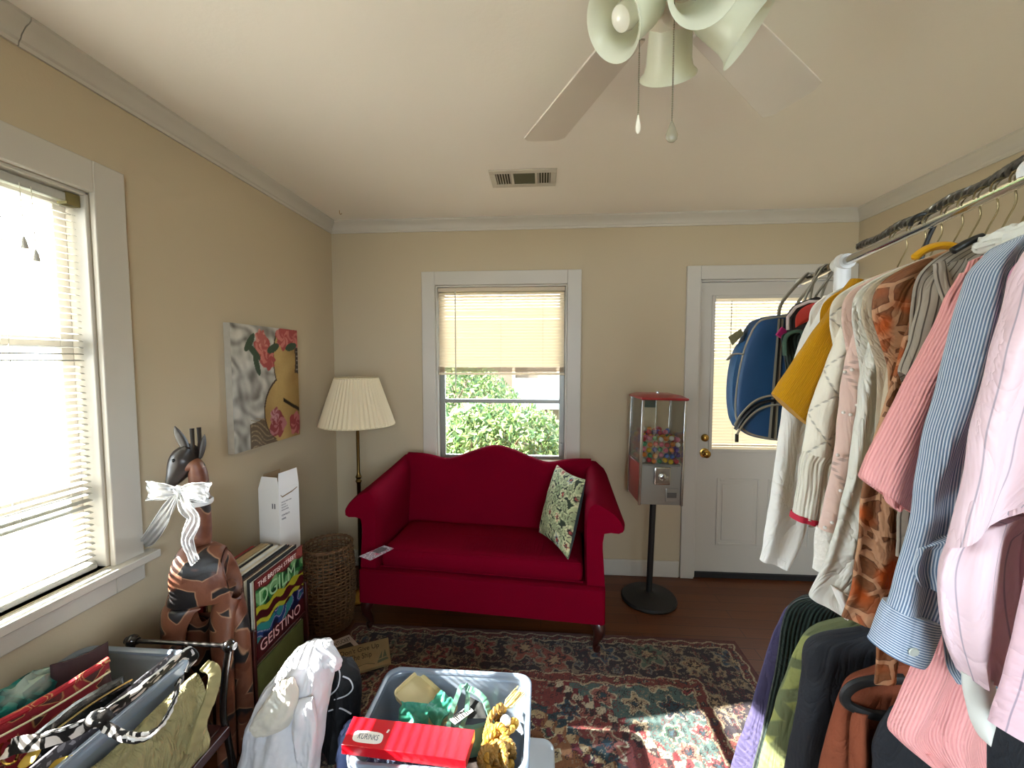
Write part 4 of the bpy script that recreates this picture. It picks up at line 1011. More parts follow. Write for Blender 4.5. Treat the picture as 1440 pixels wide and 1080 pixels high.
def bag_body(A, B, depth, lean, thick, open_top=True, flop=.01, n=36, taper=.16):
    """soft flat pouch: top edge from A to B, hanging down, thickness across"""
    A, B = Vector(A), Vector(B); L = (B-A); across = Vector((L.y, -L.x, 0)).normalized()
    dn = Vector((lean, 0, -1)).normalized(); rings = []
    prof = [(0,.22),(.06,.32),(.2,.62),(.45,.95),(.72,1.),(.92,.8),(1.,.35)]
    for i in range(n+1):
        t = i/n; s_ = min(1, min(t, 1-t)/.07); s_ = .25+.75*math.sin(s_*PI/2); ring = []
        sag = -flop*math.sin(PI*t)
        for sg, pr in ((1, prof), (-1, prof[::-1])):
            for q, w_ in pr:
                wob = .004*nz(t*9+sg*3, q*5, depth*10)
                ring.append(A + L*(t*(1-taper*q*0)+0) + dn*depth*q*(.93+.07*s_) + Vector((0,0,sag*(1-q))) + across*(sg*thick/2*w_*s_+wob))
        rings.append(ring)
    return MB().loft(rings)
# purple-brown tote against the wall, teal cloth, red floral tote, black clutch, spotted bag, khaki sack
zq = .665
b1 = thing('tote_bag', 'folded dark brown tote at the wall side of the milky tub', 'bag', on_z(120, 915, .5))
A, B = on_z(70, 935, .655), on_z(152, 902, .665)
A.x -= .0; emit('bag_body', bag_body(A, B, .27, 0, .035), mat('tote_brown', '#3f2a2c', .8, var=.2, vscale=20, bump=.1), b1)
tl_ = thing('scarf', 'crumpled teal and green scarf behind the red floral tote', 'scarf', on_z(70, 950, .5))
Tc = on_z(55, 958, .615)
mb = MB(); mb.ball((0,0,0), 1, 28, 18)
mb.v = [Vector((Tc.x+v.x*.040, Tc.y-.035+v.y*.125, Tc.z-.03+v.z*.06)) + v*(.020*nz(v.x*3, v.y*4, v.z*3)+.008*nz(v.x*9, v.y*9, v.z*9)) for v in mb.v]
emit('cloth', mb, mat_cells('teal_scarf', '#14524f', '#1f7d74', '#0d3433', 20, .7, (.05,.2), 'obj', third='#9fb0a4', tscale=9), tl_)
b2 = thing('floral_tote', 'red tote bag with brown flowers standing in the milky tub', 'bag', on_z(80, 965, .5))
A, B = on_z(-60, 1048, .645), on_z(153, 929, .655)
M_flor = mat_cells('red_floral', '#7d1620', '#3a1a18', '#b08050', 16, .6, (.10,.3), 'obj', third='#8a1a22', tscale=10)
bb_ = emit('bag_body', bag_body(A, B, .28, .05, .05), M_flor, b2)
L_ = (B-A)
emit('rim_binding', MB().tube([A+L_*(i/20)+Vector((0,0,.004-.01*math.sin(PI*i/20))) for i in range(21)], .0085, 8), mat_cells('red_binding', '#8c1620', '#9c1a26', '#c49a66', 22, .5, (.03,.2), 'obj'), b2)
emit('cream_piping', MB().tube([A+L_*(i/20)+Vector((.026,-.004,-.014-.01*math.sin(PI*i/20))) for i in range(1,20)], .0028, 6), mat('cream_cord','#d6c7a2',.6), b2)
b3 = thing('leather_clutch', 'black glossy leather clutch with brass trim lying among the bags', 'bag', on_z(110, 995, .5))
M_lea = mat('black_leather', '#141617', .25, var=.2, vscale=30, bump=.08, bscale=150, coat=.2)
A, B = on_z(38, 1042, .628), on_z(174, 951, .642)
emit('bag_body', bag_body(A, B, .24, .04, .058, flop=-.012), M_lea, b3)
A2, B2 = on_z(62, 1042, .612), on_z(184, 959, .625)
emit('front_flap', bag_body(A2, B2, .17, .06, .014, flop=-.008), M_lea, b3)
emit('frame_trim', MB().tube([A2+(B2-A2)*(i/16)+Vector((.004,0,.007+.008*math.sin(PI*i/16))) for i in range(17)], .0022, 6), mat('brass_trim','#b9a468',.3,.9), b3, label='brass')
emit('clasp', MB().ball(A2.lerp(B2,.06)+Vector((.012,0,.004)), .007), M_brass, b3)
b4 = thing('spotted_bag', 'black and white spotted fabric bag with knotted handle in the tub', 'bag', on_z(170, 1010, .5))
M_dot = mat_cells('spot_print', '#17120f', '#e6dfd8', '#17120f', 48, .6, (.20,.2), 'obj')
M_bw = mat_cells('black_white_print', '#120f0d', '#d9cfc6', '#2a221e', 26, .6, (.10,.3), 'obj', third='#1a1513', tscale=20)
M_mesh = mat_cells('grey_dot_mesh', '#47444a', '#8f8c94', '#47444a', 62, .6, (.21,.2), 'obj')
A, B = Vector((xr_t-.046, .62, .618)), Vector((xr_t-.046, 1.105, .622))
emit('bag_body', bag_body(A, B, .22, -.02, .034, flop=.004), M_mesh, b4)
Hn = [on_z(8,1060,.60), on_z(20,1049,.62), on_z(55,1043,.63), on_z(95,1031,.635), on_z(130,1016,.64), on_z(165,994,.645), on_z(200,968,.65), on_z(235,940,.655), on_z(262,919,.655), on_z(271,926,.635), on_z(262,945,.61)]
def strap(path, w, m, parent, name, th=.004, updir=(.5,.25,.8), n=60, wob=.004):
    P = smooth_path(path, n); rings = []; ud = Vector(updir).normalized()
    for i, p in enumerate(P):
        t = (P[min(i+1,n)]-P[max(i-1,0)]).normalized(); u_ = (ud-t*ud.dot(t)).normalized(); no = t.cross(u_)
        p = p+no*wob*nz(i*.35, w*40)
        rings.append([p+u_*w/2*a_+no*th/2*b_ for a_, b_ in ((-1,-1),(-.5,-1.2),(0,-1),(.5,-1.2),(1,-1),(1,1),(.5,1.3),(0,1),(-.5,1.3),(-1,1))])
    return emit(name, MB().loft(rings), m, parent)
strap(Hn, .034, M_bw, b4, 'handle', n=80)
strap([p+Vector((.004,.002,.014)) for p in Hn[2:10]], .006, mat('white_piping','#d9d5d2',.5), b4, 'white_piping', th=.006)
Hk = [on_z(138,1012,.645), on_z(152,1024,.638), on_z(172,1034,.632), on_z(194,1038,.63), on_z(215,1030,.63), on_z(232,1010,.63), on_z(244,985,.63), on_z(250,958,.628)]
strap(Hk, .022, M_dot, b4, 'handle_loop'); strap([p+Vector((.010,-.006,.004)) for p in Hk[2:]], .005, mat('white_piping','#d9d5d2',.5), b4, 'white_piping', th=.005)
kp = on_z(138, 1010, .652)
emit('knot', MB().ball(kp, .021, 16, 12, sc=(1.3,1.1,.8)), M_dot, b4)
emit('handle_ring', MB().tube([on_z(12+13*math.cos(a), 1058+17*math.sin(a), .60) for a in [2*PI*k/24 for k in range(25)]], .003, 6), M_brass, b4, label='brass')
emit('yellow_flower', leaf(on_z(28,1080,.585), on_z(58,1050,.61), .018, .004, (1,-.3,0)), mat('flower_yellow','#c9a53c',.5,var=.2,vscale=40), b4)
emit('yellow_flower', leaf(on_z(60,1083,.585), on_z(102,1062,.60), .014, .004, (1,-.3,0)), mat('flower_yellow','#c9a53c',.5,var=.2,vscale=40), b4)
# khaki sack draped over the tub's outer side
b5 = thing('khaki_sack', 'crumpled khaki cloth sack hanging over the right side of the tub', 'sack', (xr_t+.05, .85, .3))
M_kh = mat('khaki_cloth', '#9d9468', .85, var=.22, vscale=22, bump=.35, bscale=35, wr=.7)
mb = MB()
def kh(u, v):
    y = 1.105-.50*u
    px_, pz_ = crom([[.020,.50],[.022,.545],[.034,.566],[.055,.560],[.075,.52],[.085,.45],[.088,.40],[.085,.365]], 7*v)
    rip = .012*nz(u*6, v*6)+.010*nz(u*15, v*10+4)+.006*abs(nz(u*22, v*12, 9))
    return Vector((xr_t+px_+rip*(1 if v > .4 else .2)-.035*u, y-.05*v*(1-u), pz_+(.6*rip if v > .15 else 0)+.006*math.sin(u*11)-.03*u))
mb.grid(kh, 60, 50); emit('cloth', mb, M_kh, b5, solid=.006)
strap([Vector((xr_t+.05,1.105,.583)), Vector((xr_t+.085,1.10,.57)), Vector((xr_t+.100,1.07,.53)), Vector((xr_t+.100,1.03,.48)), Vector((xr_t+.096,1.0,.42))], .03, M_kh, b5, 'folded_edge', th=.008, updir=(.3,.9,.3))

# ================================================================ LAUNDRY HEAP
def drape(name, apex, base_c, r0, r1, zb, folds, m, parent, seed=0, squash=(1,1), amp=.18, n=150, rows=60, tip=.25, crease=.012):
    mb = MB(); ap, bc = Vector(apex), Vector(base_c)
    rings = []
    for j in range(rows+1):
        t = j/rows; rr_ = r0+(r1-r0)*t**.8; z = ap.z*(1-t**1.15)+zb*t**1.15; c = ap.lerp(bc, t); ring = []
        for i in range(n):
            a = 2*PI*i/n; w_ = math.sin(a*folds+seed+2.2*nz(t*1.5, seed)+1.5*nz(math.cos(a), math.sin(a), seed))
            k = 1+amp*(t**.6)*w_+.22*nz(math.cos(a)*1.6, math.sin(a)*1.6+t*1.5, seed+3)+.10*nz(math.cos(a)*5, math.sin(a)*5+t*5, seed)
            k += crease*10*(abs(nz(math.cos(a)*3+t*2, math.sin(a)*3, seed+t*4))-.2)+crease*5*(abs(nz(math.cos(a)*8, math.sin(a)*8+t*3, seed+t*7))-.2)
            if t < tip: k *= math.sqrt(max(.0, 1-((tip-t)/tip)**2))+.02
            ring.append(Vector((c.x+rr_*k*math.cos(a)*squash[0], c.y+rr_*k*math.sin(a)*squash[1], z+.012*(1-t)*nz(a*2, t*6, seed))))
        rings.append(ring)
    mb.loft(rings, True, True); return emit(name, mb, m, parent, angle=80)
wp = thing('white_laundry', 'heap of white crumpled laundry on the floor beside the clear bin', 'laundry', (-.79, 1.2, 0))
M_wc = mat('white_cotton', '#d2d2d8', .85, var=.04, vscale=8, bump=.55, bscale=22, sheen=.1)
def heap(name, rows, thick, m, parent, fold=(.012, 6., 1.), n=120, nr=90, cap=.5):
    """soft hanging mass: each row gives its left and right edge on the vertical plane y = row[4]"""
    R3 = []
    for lx_, ly_, rx_, ry_, yy_ in rows:
        L, R = on_y(lx_, ly_, yy_), on_y(rx_, ry_, yy_); R3.append([*L, *R])
    rings = []; amp, fr_, sd_ = fold
    for i in range(nr+1):
        t = i/nr; q_ = crom(R3, (len(R3)-1)*t); L, R = Vector(q_[:3]), Vector(q_[3:]); c = (L+R)/2; h_ = (R-L)/2; W = h_.length
        k0 = min(1., .25+t/.10*.75); T = min(thick, W*1.2)*k0; ring = []
        for j in range(n):
            a = 2*PI*j/n; ca, sa = math.cos(a), math.sin(a); x = math.copysign(abs(ca)**.8, ca)
            e_ = min(1, t/.12)
            f_ = e_*amp*(math.sin(x*fr_+sd_+t*2.5+2.5*nz(t*3, sd_))+1.1*nz(x*3.2, t*6, sd_)+.8*abs(nz(x*7, t*10, sd_+4))+.5*abs(nz(x*15, t*18, sd_+7)))
            ring.append(c+h_*x*(1+.05*e_*nz(t*11, (3 if ca > 0 else 8), sd_))+Vector((0, -sa*T-f_*(1 if sa > -.2 else .3), .010*e_*(1-t)*nz(x*4, sa*3+t*5, sd_))))
        rings.append(ring)
    return emit(name, MB().loft(rings), m, parent, angle=80)
heap('cloth', [(428,906,452,905,1.33),(410,920,466,920,1.31),(392,944,468,950,1.29),(374,968,462,985,1.265),(360,1000,456,1022,1.235),(349,1035,451,1058,1.205),(337,1082,447,1095,1.17),(326,1135,444,1145,1.14),(318,1190,440,1200,1.12),(316,1235,438,1236,1.115)], .075, M_wc, wp, (.011, 6., 1.))
heap('draped_sleeve', [(438,902,460,902,1.265),(444,911,473,914,1.262),(450,921,481,929,1.26),(456,934,478,941,1.258)], .016, M_wc, wp, (.004, 5., 3.), 60, 30)
heap('draped_fold', [(392,958,413,953,1.205),(376,982,419,984,1.19),(359,1008,406,1020,1.175),(352,1022,380,1030,1.17)], .022, mat('cream_cotton','#d4cec2',.85,var=.04,bump=.4,bscale=24), wp, (.004, 4., 5.), 60, 40)
heap('draped_fold', [(415,985,440,980,1.20),(412,1020,446,1024,1.18),(418,1060,444,1066,1.165),(428,1085,440,1088,1.16)], .020, M_wc, wp, (.005, 4., 9.), 60, 40)
bp = thing('black_laundry', 'heap of black clothes with white trim between the white laundry and the bin', 'laundry', (-.62, 1.40, 0))
M_bc = mat('black_cotton', '#141417', .7, var=.2, vscale=10, bump=.6, bscale=24)
heap('cloth', [(462,932,488,928,1.455),(457,945,502,945,1.45),(456,975,507,972,1.445),(456,1015,505,1015,1.44),(454,1060,502,1060,1.435),(454,1095,500,1096,1.43)], .05, M_bc, bp, (.010, 5., 6.))
for pts in ([(458,964),(463,948),(472,938),(478,947),(475,966),(466,976),(459,982)], [(482,951),(492,956),(496,968),(487,978),(470,984)], [(462,1000),(478,996),(494,1004)]):
    mb = MB(); mb.tube(smooth_path([on_y(a_, b_, 1.385) for a_, b_ in pts], 24), .0026, 6); emit('white_trim', mb, M_wc, bp)
dp = thing('blue_denim', 'small piece of pale blue denim beside the clear bin', 'clothing', (-.58,1.25,0))
mb = MB().ball((0,0,0), 1, 20, 12); c_ = on_z(501, 1016, .16)
mb.v = [Vector((c_.x-.005+v.x*.030, c_.y-.05+v.y*.08, .108+v.z*.094))+v*.012*nz(v.x*3, v.y*4, v.z*3) for v in mb.v]
emit('cloth', mb, mat('pale_denim','#6f7fae',.85,var=.15,vscale=30), dp)
dk = thing('dark_garment', 'dark crumpled garment on the floor below the stand', 'clothing', (-.95,1.2,0))
drape('cloth', (-1.0,1.32,.20), (-1.01,1.31,0), .03, .055, .0135, 6, mat('charcoal_cotton','#26242a',.85,var=.2), dk, 7.7, (1.,1.), .15)

# ================================================================ CLEAR BIN AND WHAT IS IN IT
c0, c1, c2 = on_z(549, 934, .31), on_z(748, 951, .31), on_z(478, 1075, .31)
X0, X1, Y1, Y0 = (c0.x+c2.x)/2, c1.x, (c0.y+c1.y)/2+.005, c2.y
lid = thing('tub_lid', 'pale grey plastic tub lid on the rug under the clear bin', 'lid', (X1-.2, Y1-.2, .0125))
def lidr(ins, z, r=.045):
    x0_, x1_, y0_, y1_ = X1-.50, X1+.085, Y1-.42, Y1+.03; pts = []
    for cx_, cy_, a0 in ((x1_-r,y1_-r,0),(x0_+r,y1_-r,90),(x0_+r,y0_+r,180),(x1_-r,y0_+r,270)):
        for k in range(7): a = math.radians(a0+15*k); pts.append(Vector((cx_+(r-ins)*math.cos(a), cy_+(r-ins)*math.sin(a), z)))
    return pts
emit('lid_panel', MB().loft([lidr(.003,.0125),lidr(0,.016),lidr(0,.024),lidr(.004,.028),lidr(.016,.028),lidr(.020,.025),lidr(.034,.025)]), mat('lid_plastic','#c9cdd0',.45,trans=.1), lid)
bin_ = tub('clear_bin', 'clear plastic bin full of green, gold and red craft things on the rug', 'storage bin', X0, X1, Y0, Y1, .0298, .31, M_tubC, inset=.035, rad_c=.05, rim=.014, mrim=M_rimC)
mb = MB()
for xx_ in (X0+.10, X0+.16, X1-.10, X1-.05): mb.box(xx_, xx_+.004, Y1-.014, Y1-.0125, .275, .305)
emit('moulded_ribs', mb, M_rimC, bin_)
# dark cloth at the bottom
bc_ = thing('dark_cloth', 'dark bundled cloth filling the bottom of the clear bin', 'cloth', ((X0+X1)/2, (Y0+Y1)/2, .032))
mb = MB(); ins = .075
mb.grid(lambda u, v: Vector((X0+ins+(X1-X0-2*ins)*u, Y0+ins+(Y1-Y0-2*ins)*v, .080+.02*nz(u*5,v*4,2)+.01*nz(u*14,v*12,5))), 40, 30)
emit('cloth', mb, mat('dark_wool','#2b211c',.95,var=.3,vscale=30), bc_, solid=.05)
# cream tray
ty = thing('cream_tray', 'cream plastic tray tilted in the back left of the clear bin', 'tray', on_z(592, 970, .15))
tc = on_z(597, 985, .205); tX = (on_z(553,972,.245)-on_z(589,939,.245)).normalized(); tY = Vector((.72,-.52,-.28)).normalized(); tY = (tY-tX*tX.dot(tY)).normalized(); tN = tX.cross(tY)
if tN.z < 0: tN = -tN
t0_ = on_z(590, 941, .285) + tX*.055+tY*.095
t0_.y = min(t0_.y, Y1-.10); t0_.x = max(t0_.x, X0+.105)
def trr(w, h, r, off):
    pts = []
    for cx_, cy_, a0 in ((w-r,h-r,0),(-w+r,h-r,90),(-w+r,-h+r,180),(w-r,-h+r,270)):
        for k in range(6): a = math.radians(a0+18*k); pts.append(t0_+tX*(cx_+r*math.cos(a))+tY*(cy_+r*math.sin(a))+tN*off)
    return pts
emit('tray_body', MB().loft([trr(.058,.098,.018,-.012),trr(.066,.106,.02,.010),trr(.066,.106,.02,.014),trr(.062,.102,.018,.014),trr(.057,.097,.016,.003)]), mat('cream_plastic','#cdbd8c',.4,var=.04), ty)
# teal cloths
M_teal = mat('teal_satin', '#2f8f76', .45, var=.12, vscale=12, sheen=.2)
def crumple(name, label, cat, cen, X, Y, w, h, amp, m, seed, th=.006, n=34, hang=.0):
    t = thing(name, label, cat, cen); X, Y = Vector(X).normalized(), Vector(Y).normalized(); Z = X.cross(Y).normalized()
    if Z.z < 0: Z = -Z
    mb = MB()
    def f(u, v):
        a, b_ = u-.5, v-.5; e1 = 1+.18*nz(v*4, seed, 1); 
        return Vector(cen)+X*(a*w*e1)+Y*(b_*h*(1+.15*nz(u*4, seed, 2)))+Z*(amp*math.sin(u*9+2*nz(v*3, seed)+v*2)*(.5+.5*v)+amp*.7*nz(u*7, v*7, seed)-hang*(a*a+b_*b_))
    mb.grid(f, n, n); emit('cloth', mb, m, t, solid=th); return t
crumple('teal_cloth', 'teal satin cloth lying over the cream tray', 'cloth', t0_+tN*.030+tY*.060, tX, tY, .10, .075, .008, M_teal, 3)
crumple('teal_pouch', 'folded teal pouch just behind the red game box', 'pouch', on_z(582, 1006, .285), (1,-.1,.05), (.1,-.6,-.8), .10, .07, .008, M_teal, 9)
# green handbag with a standing strap
hb = thing('green_handbag', 'green handbag with upright strap in the middle of the bin', 'bag', on_z(665, 985, .12))
M_sage = mat('sage_leather', '#5f8d78', .5, var=.1, vscale=16)
gc = on_z(672, 985, .20)
sh_ = Vector((-.012, -.055, 0)); hz_ = lambda a, b, z: on_z(a, b, z)+sh_
A, B = hz_(645, 1000, .225), hz_(705, 992, .215)
emit('bag_body', bag_body(A, B, .11, 0, .075, flop=.02), M_sage, hb)
strap([hz_(640,1005,.24), hz_(644,985,.275), hz_(652,962,.312), hz_(657,950,.325), hz_(664,948,.322), hz_(666,962,.30), hz_(664,985,.265), hz_(657,1005,.235)], .016, M_sage, hb, 'strap', updir=(1,.3,0))
strap([hz_(666,952,.318), hz_(676,956,.315), hz_(688,966,.305), hz_(694,980,.285), hz_(700,1000,.25), hz_(704,1014,.225)], .020, M_sage, hb, 'strap', updir=(.35,.9,.3))
emit('lining', MB().loft([[p+Vector((0,.004*i,-.004*i)) for p in (hz_(664,960,.282), hz_(686,972,.275), hz_(692,992,.255), hz_(666,992,.255))] for i in (0,1)]), mat('black_lining','#1b1d1c',.7), hb, smooth=False)
tgt = thing('price_tag', 'white barcode tag between the teal pieces in the bin', 'tag', on_z(652, 998, .25))
pq = [on_z(632,1012,.262), on_z(640,1019,.262), on_z(666,1000,.270), on_z(659,992,.270)]
M_tag = MB().loft([[p+Vector((0,0,h)) for p in pq] for h in (0,.0012)])
emit('tag_card', M_tag, mat('tag_white','#dcd8d4',.6), tgt, smooth=False)
mb = MB()
for i in range(11):
    f0, f1 = .08+.08*i, .08+.08*i+.035*(1+(i%3)*.4)
    q = [pq[0].lerp(pq[3],f0), pq[1].lerp(pq[2],f0), pq[1].lerp(pq[2],f1), pq[0].lerp(pq[3],f1)]
    ctr = sum(q, Vector())/4; q = [ctr+(p-ctr)*.86 for p in q]; mb.loft([[p+Vector((0,0,h)) for p in q] for h in (.0013,.0017)])
emit('barcode_bars', mb, M_ink_d, tgt, smooth=False)
# gold braid, tassel, white ball
gb_ = thing('gold_braid', 'pile of gold braided cord in the front right of the clear bin', 'braid', on_z(705, 1050, .12))
M_gold = mat('gold_cord', '#a97c34', .55, var=.3, vscale=40, bump=.4, bscale=300)
M_gold2 = mat('gold_yarn', '#c99632', .6, var=.25, vscale=50)
rg = random.Random(11); gcn = on_z(702, 1045, .22)
xA, xB, yA, yB_ = on_z(684,1040,.25).x, X1-.068, Y0+.095, on_z(705,1012,.25).y
for k in range(28):
    cxk, cyk, czk = rg.uniform(xA, xB), rg.uniform(yA, yB_), rg.uniform(.17,.265); r = rg.uniform(.016,.026); ax = Vector((rg.uniform(-1,1), rg.uniform(-1,1), rg.uniform(-.3,.6))).normalized()
    e1 = ax.orthogonal().normalized(); e2 = ax.cross(e1); mb = MB()
    for s_ in (0, PI):
        pts = []
        for i in range(49):
            a = 2*PI*i/48; rr_ = r+.005*math.cos(a*7+s_); pts.append(Vector((cxk,cyk,czk))+e1*rr_*math.cos(a)*1.25+e2*rr_*math.sin(a)+ax*.005*math.sin(a*7+s_))
        mb.tube(pts, .0062, 6)
    emit('braid_loop', mb, M_gold if k % 3 else M_gold2, gb_)
ts = thing('straw_tassel', 'pale straw tassel at the right side of the clear bin', 'tassel', on_z(716, 990, .2))
mb = MB(); kx = on_z(708, 998, .262)
for i in range(34):
    a, s_ = rg.uniform(0, 2*PI), rg.uniform(0, 1); tipp = on_z(731, 973, .285)+Vector((math.cos(a)*.022*s_, math.sin(a)*.022*s_, rg.uniform(-.012,.008)))
    mb.tube([kx+(tipp-kx)*0, kx.lerp(tipp,.4)+Vector((math.cos(a)*.012*s_, math.sin(a)*.012*s_, 0)), tipp], [.0022,.0026,.0015], 5)
emit('bristles', mb, mat('straw','#d2b873',.6,var=.2,vscale=60), ts)
emit('binding', MB().ball(kx, .012, sc=(1,1,.9)), M_gold2, ts)
wb = emit('foam_ball', MB().ball(on_z(711, 1014, .262), .018, 18, 12), mat('foam_white','#dcd9d6',.7), loc=on_z(711,1014,.262)); tag(wb, 'small white ball resting on the gold braid', 'ball')
# red game box on the front rim
bz0, bz1 = .3115, .342
q = [on_z(px, py, bz1) for px, py in ((497,1007),(668,1026),(655,1069),(480,1047))]
gbx = thing('game_box', 'flat red game box with white name plate lying across the bin front', 'game box', sum(q, Vector())/4*1.0)
mb = MB(); mb.loft([[Vector((p.x,p.y,z)) for p in q] for z in (bz0,bz1)])
emit('box_lid', mb, mat('game_red','#c8081a',.35,var=.05,coat=.2), gbx, bevel=.002)
xd = (q[1]-q[0]).normalized(); yd = (q[0]-q[3]).normalized(); org = q[3]
def on_box(a, b, h=0.): return org+xd*a+yd*b+Vector((0,0,h))
Lb = (q[2]-q[3]).length; Wb = (q[0]-q[3]).length
pl = []
for k in range(24):
    a = 2*PI*k/24; pl.append((.19*Lb+.125*Lb*math.copysign(abs(math.cos(a))**.5, math.cos(a)), .33*Wb+.20*Wb*math.copysign(abs(math.sin(a))**.6, math.sin(a))))
npl = emit('name_plate', MB().loft([[on_box(a, b, h) for a, b in pl] for h in (.0002,.0008)]), mat('plate_white','#efe6dc',.5), gbx, smooth=False)
lettering('name_lettering', 'KURINKS', .26*Wb, frame_mat(on_box(.19*Lb, .25*Wb, .001), xd, yd), mat('ink_slate','#4d5560',.6), npl, .0002, .92*Lb*.2/(.26*Wb*4.4)*1.0, 'CENTER')
emit('small_mark', MB().loft([[on_box(a, b, h) for a, b in ((.325*Lb,.55*Wb),(.34*Lb,.55*Wb),(.35*Lb,.66*Wb),(.335*Lb,.66*Wb))] for h in (.0002,.0008)]), mat('plate_white','#efe6dc',.5), gbx, smooth=False)
nrm_f = Vector((yd.x,yd.y,0)).normalized()*-1
lettering('edge_lettering', 'SCHINKLO', .02, frame_mat(org+xd*(.68*Lb)+nrm_f*.0008+Vector((0,0,-.024)), xd, (0,0,1)), mat('ink_pink','#e3a9a4',.5), gbx, .0002)
pw = thing('plastic_wrap', 'crinkled clear and lilac plastic bag under the red game box', 'plastic bag', on_z(560,1060,.2))
mb = MB(); mb.grid(lambda u, v: Vector((X0+.05+(X1-X0-.28)*u, Y0+.035+.05*v, .275-.02*v+.010*nz(u*14,v*9,3)+.008*nz(u*30,v*20,8))), 50, 14)
emit('film', mb, mat_clear('lilac_film','#e6e0f0',rough=.15,milky=.5,milk='#9d97bd',gloss=.4), pw, solid=.004)

# ================================================================ SIGNS ON THE FLOOR
def board(name, label, cat, pts, z, th, m):
    P = [on_z(a, b, z) for a, b in pts]; t = thing(name, label, cat, sum(P, Vector())/4)
    emit('board', MB().loft([[Vector((p.x,p.y,h)) for p in P] for h in (z-th, z)]), m, t, bevel=.002); return t, P
t1, P1 = board('poster_board', 'black and white lettered card under the sailing sign', 'sign', ((455,906),(491,892),(508,910),(472,925)), .0175, .004, mat('card_white2','#cbbcb4',.6,var=.05))
xd1 = (P1[1]-P1[0]); yd1 = (P1[0]-P1[3])
fp = lambda a, b, h=.0006: P1[3]+xd1*a+yd1*b+Vector((0,0,h))
emit('dark_picture', MB().loft([[fp(a,b,h) for a, b in ((.06,.05),(.80,.05),(.80,.52),(.06,.52))] for h in (.0003,.0008)]), mat('photo_dark','#2c2420',.6,var=.4,vscale=60), t1, smooth=False)
lettering('sign_lettering', 'NANTUCKET', yd1.length*.32, frame_mat(fp(.06,.62), xd1, yd1), M_ink_d, t1, .0003, xd1.length*.84/(yd1.length*.32*6.1))
t2, P2 = board('wooden_sign', 'tan hand-lettered sailing sign with a sketched ship, on the rug by the bin', 'sign', ((466,916),(546,896),(550,931),(496,947)), .034, .014, mat('sign_tan','#a08a64',.7,var=.10,vscale=20))
xd2 = (P2[1]-P2[0]); yd2 = (P2[0]-P2[3])
fp = lambda a, b, h=.0006: P2[3].lerp(P2[2], a).lerp(P2[0].lerp(P2[1], a), b)+Vector((0,0,h))
M_si = mat('sign_ink', '#2c1c10', .7)
hh = (fp(.5,1)-fp(.5,0)).length
lettering('sign_lettering', "Don't Give Up", hh*.25, frame_mat(fp(.04,.70), xd2, fp(.3,1)-fp(.3,0)), M_si, t2, .0003, (fp(.86,.7)-fp(.04,.7)).length/(hh*.25*6.4))
lettering('sign_lettering', 'The Ship', hh*.28, frame_mat(fp(.14,.42), xd2, fp(.3,1)-fp(.3,0)), M_si, t2, .0003, (fp(.66,.5)-fp(.14,.5)).length/(hh*.28*4.1))
mb = MB()
for poly in ([(.66,.10),(.95,.16),(.92,.24),(.70,.20)], [(.72,.24),(.80,.26),(.84,.52)], [(.82,.26),(.92,.28),(.90,.56)]):
    mb.loft([[fp(a, b, h) for a, b in poly] for h in (.0004,.0009)])
emit('ship_sketch', mb, mat('sketch_green','#5e6650',.7,var=.2,vscale=50), t2, smooth=False)
emit('pencil_line', MB().tube([fp(.1+.5*i/12, .10+.09*math.sin(PI*i/12)) for i in range(13)], .0012, 5), M_si, t2)
# ================================================================ CLOTHES RACK
RZ = 1.77; RA = Vector((.740,.708,RZ)); RD = Vector((.2196,.9756,0)).normalized()
U_ = Vector((RD.y, -RD.x, 0)); NC = -RD                      # across the rail (to the right) / along the rail towards the camera
Hf = Vector((-math.sin(YAW), math.cos(YAW), 0))
def rail_at(d, z=RZ):
    t = (d - RA.dot(Hf))/RD.dot(Hf); p = RA+RD*t; return Vector((p.x, p.y, z))
rack = thing('clothes_rack', 'chrome and white double clothes rack full of garments near the right wall', 'clothes rack', (*rail_at(.85).xy, 0))
M_white_p = mat('white_plastic', '#e0e0e0', .4, var=.02)
M_steel = mat('rail_chrome', '#d6d5d2', .16, 1., var=.03)
pA, pF, pE = rail_at(.28), rail_at(1.215), rail_at(1.52)
emit('rail', MB().cyl(pA, pF, .0125, n=20), M_steel, rack)
emit('extension_rail', MB().cyl(pF+RD*.02, pE, .0105, n=16), M_steel, rack)
emit('end_cap', MB().ball(pE+RD*.006, .017, 14, 10), M_white_p, rack)
for p in (pF, pA):
    mb = MB(); mb.cyl(p-RD*.03, p+RD*.03, .021, n=20); mb.cyl(p+Vector((0,0,-.095)), p+Vector((0,0,-.008)), .020, n=20); mb.ball(p+Vector((0,0,.004)), .0225, 16, 10)
    emit('connector', mb, M_white_p, rack)
    emit('post', MB().cyl(Vector((p.x,p.y,.05)), p+Vector((0,0,-.09)), .0135, n=16), M_steel, rack)
    emit('foot_bar', MB().cyl(Vector((p.x,p.y,.062))-U_*.22, Vector((p.x,p.y,.062))+U_*.22, .012, n=12), M_steel, rack)
    for s_ in (-.2, .2):
        emit('caster', MB().lathe([(.002,-.01),(.022,-.009),(.022,.009),(.002,.01)], Vector((p.x,p.y,.0345))+U_*s_, 16, Matrix.Rotation(PI/2, 4, 'Y')), M_iron, rack)
LZ = 1.035
emit('lower_rail', MB().cyl(rail_at(.722, LZ), rail_at(1.2, LZ), .010, n=14), M_steel, rack)
emit('lower_connector', MB().cyl(rail_at(1.215, LZ-.03), rail_at(1.215, LZ+.03), .019, n=16), M_white_p, rack)

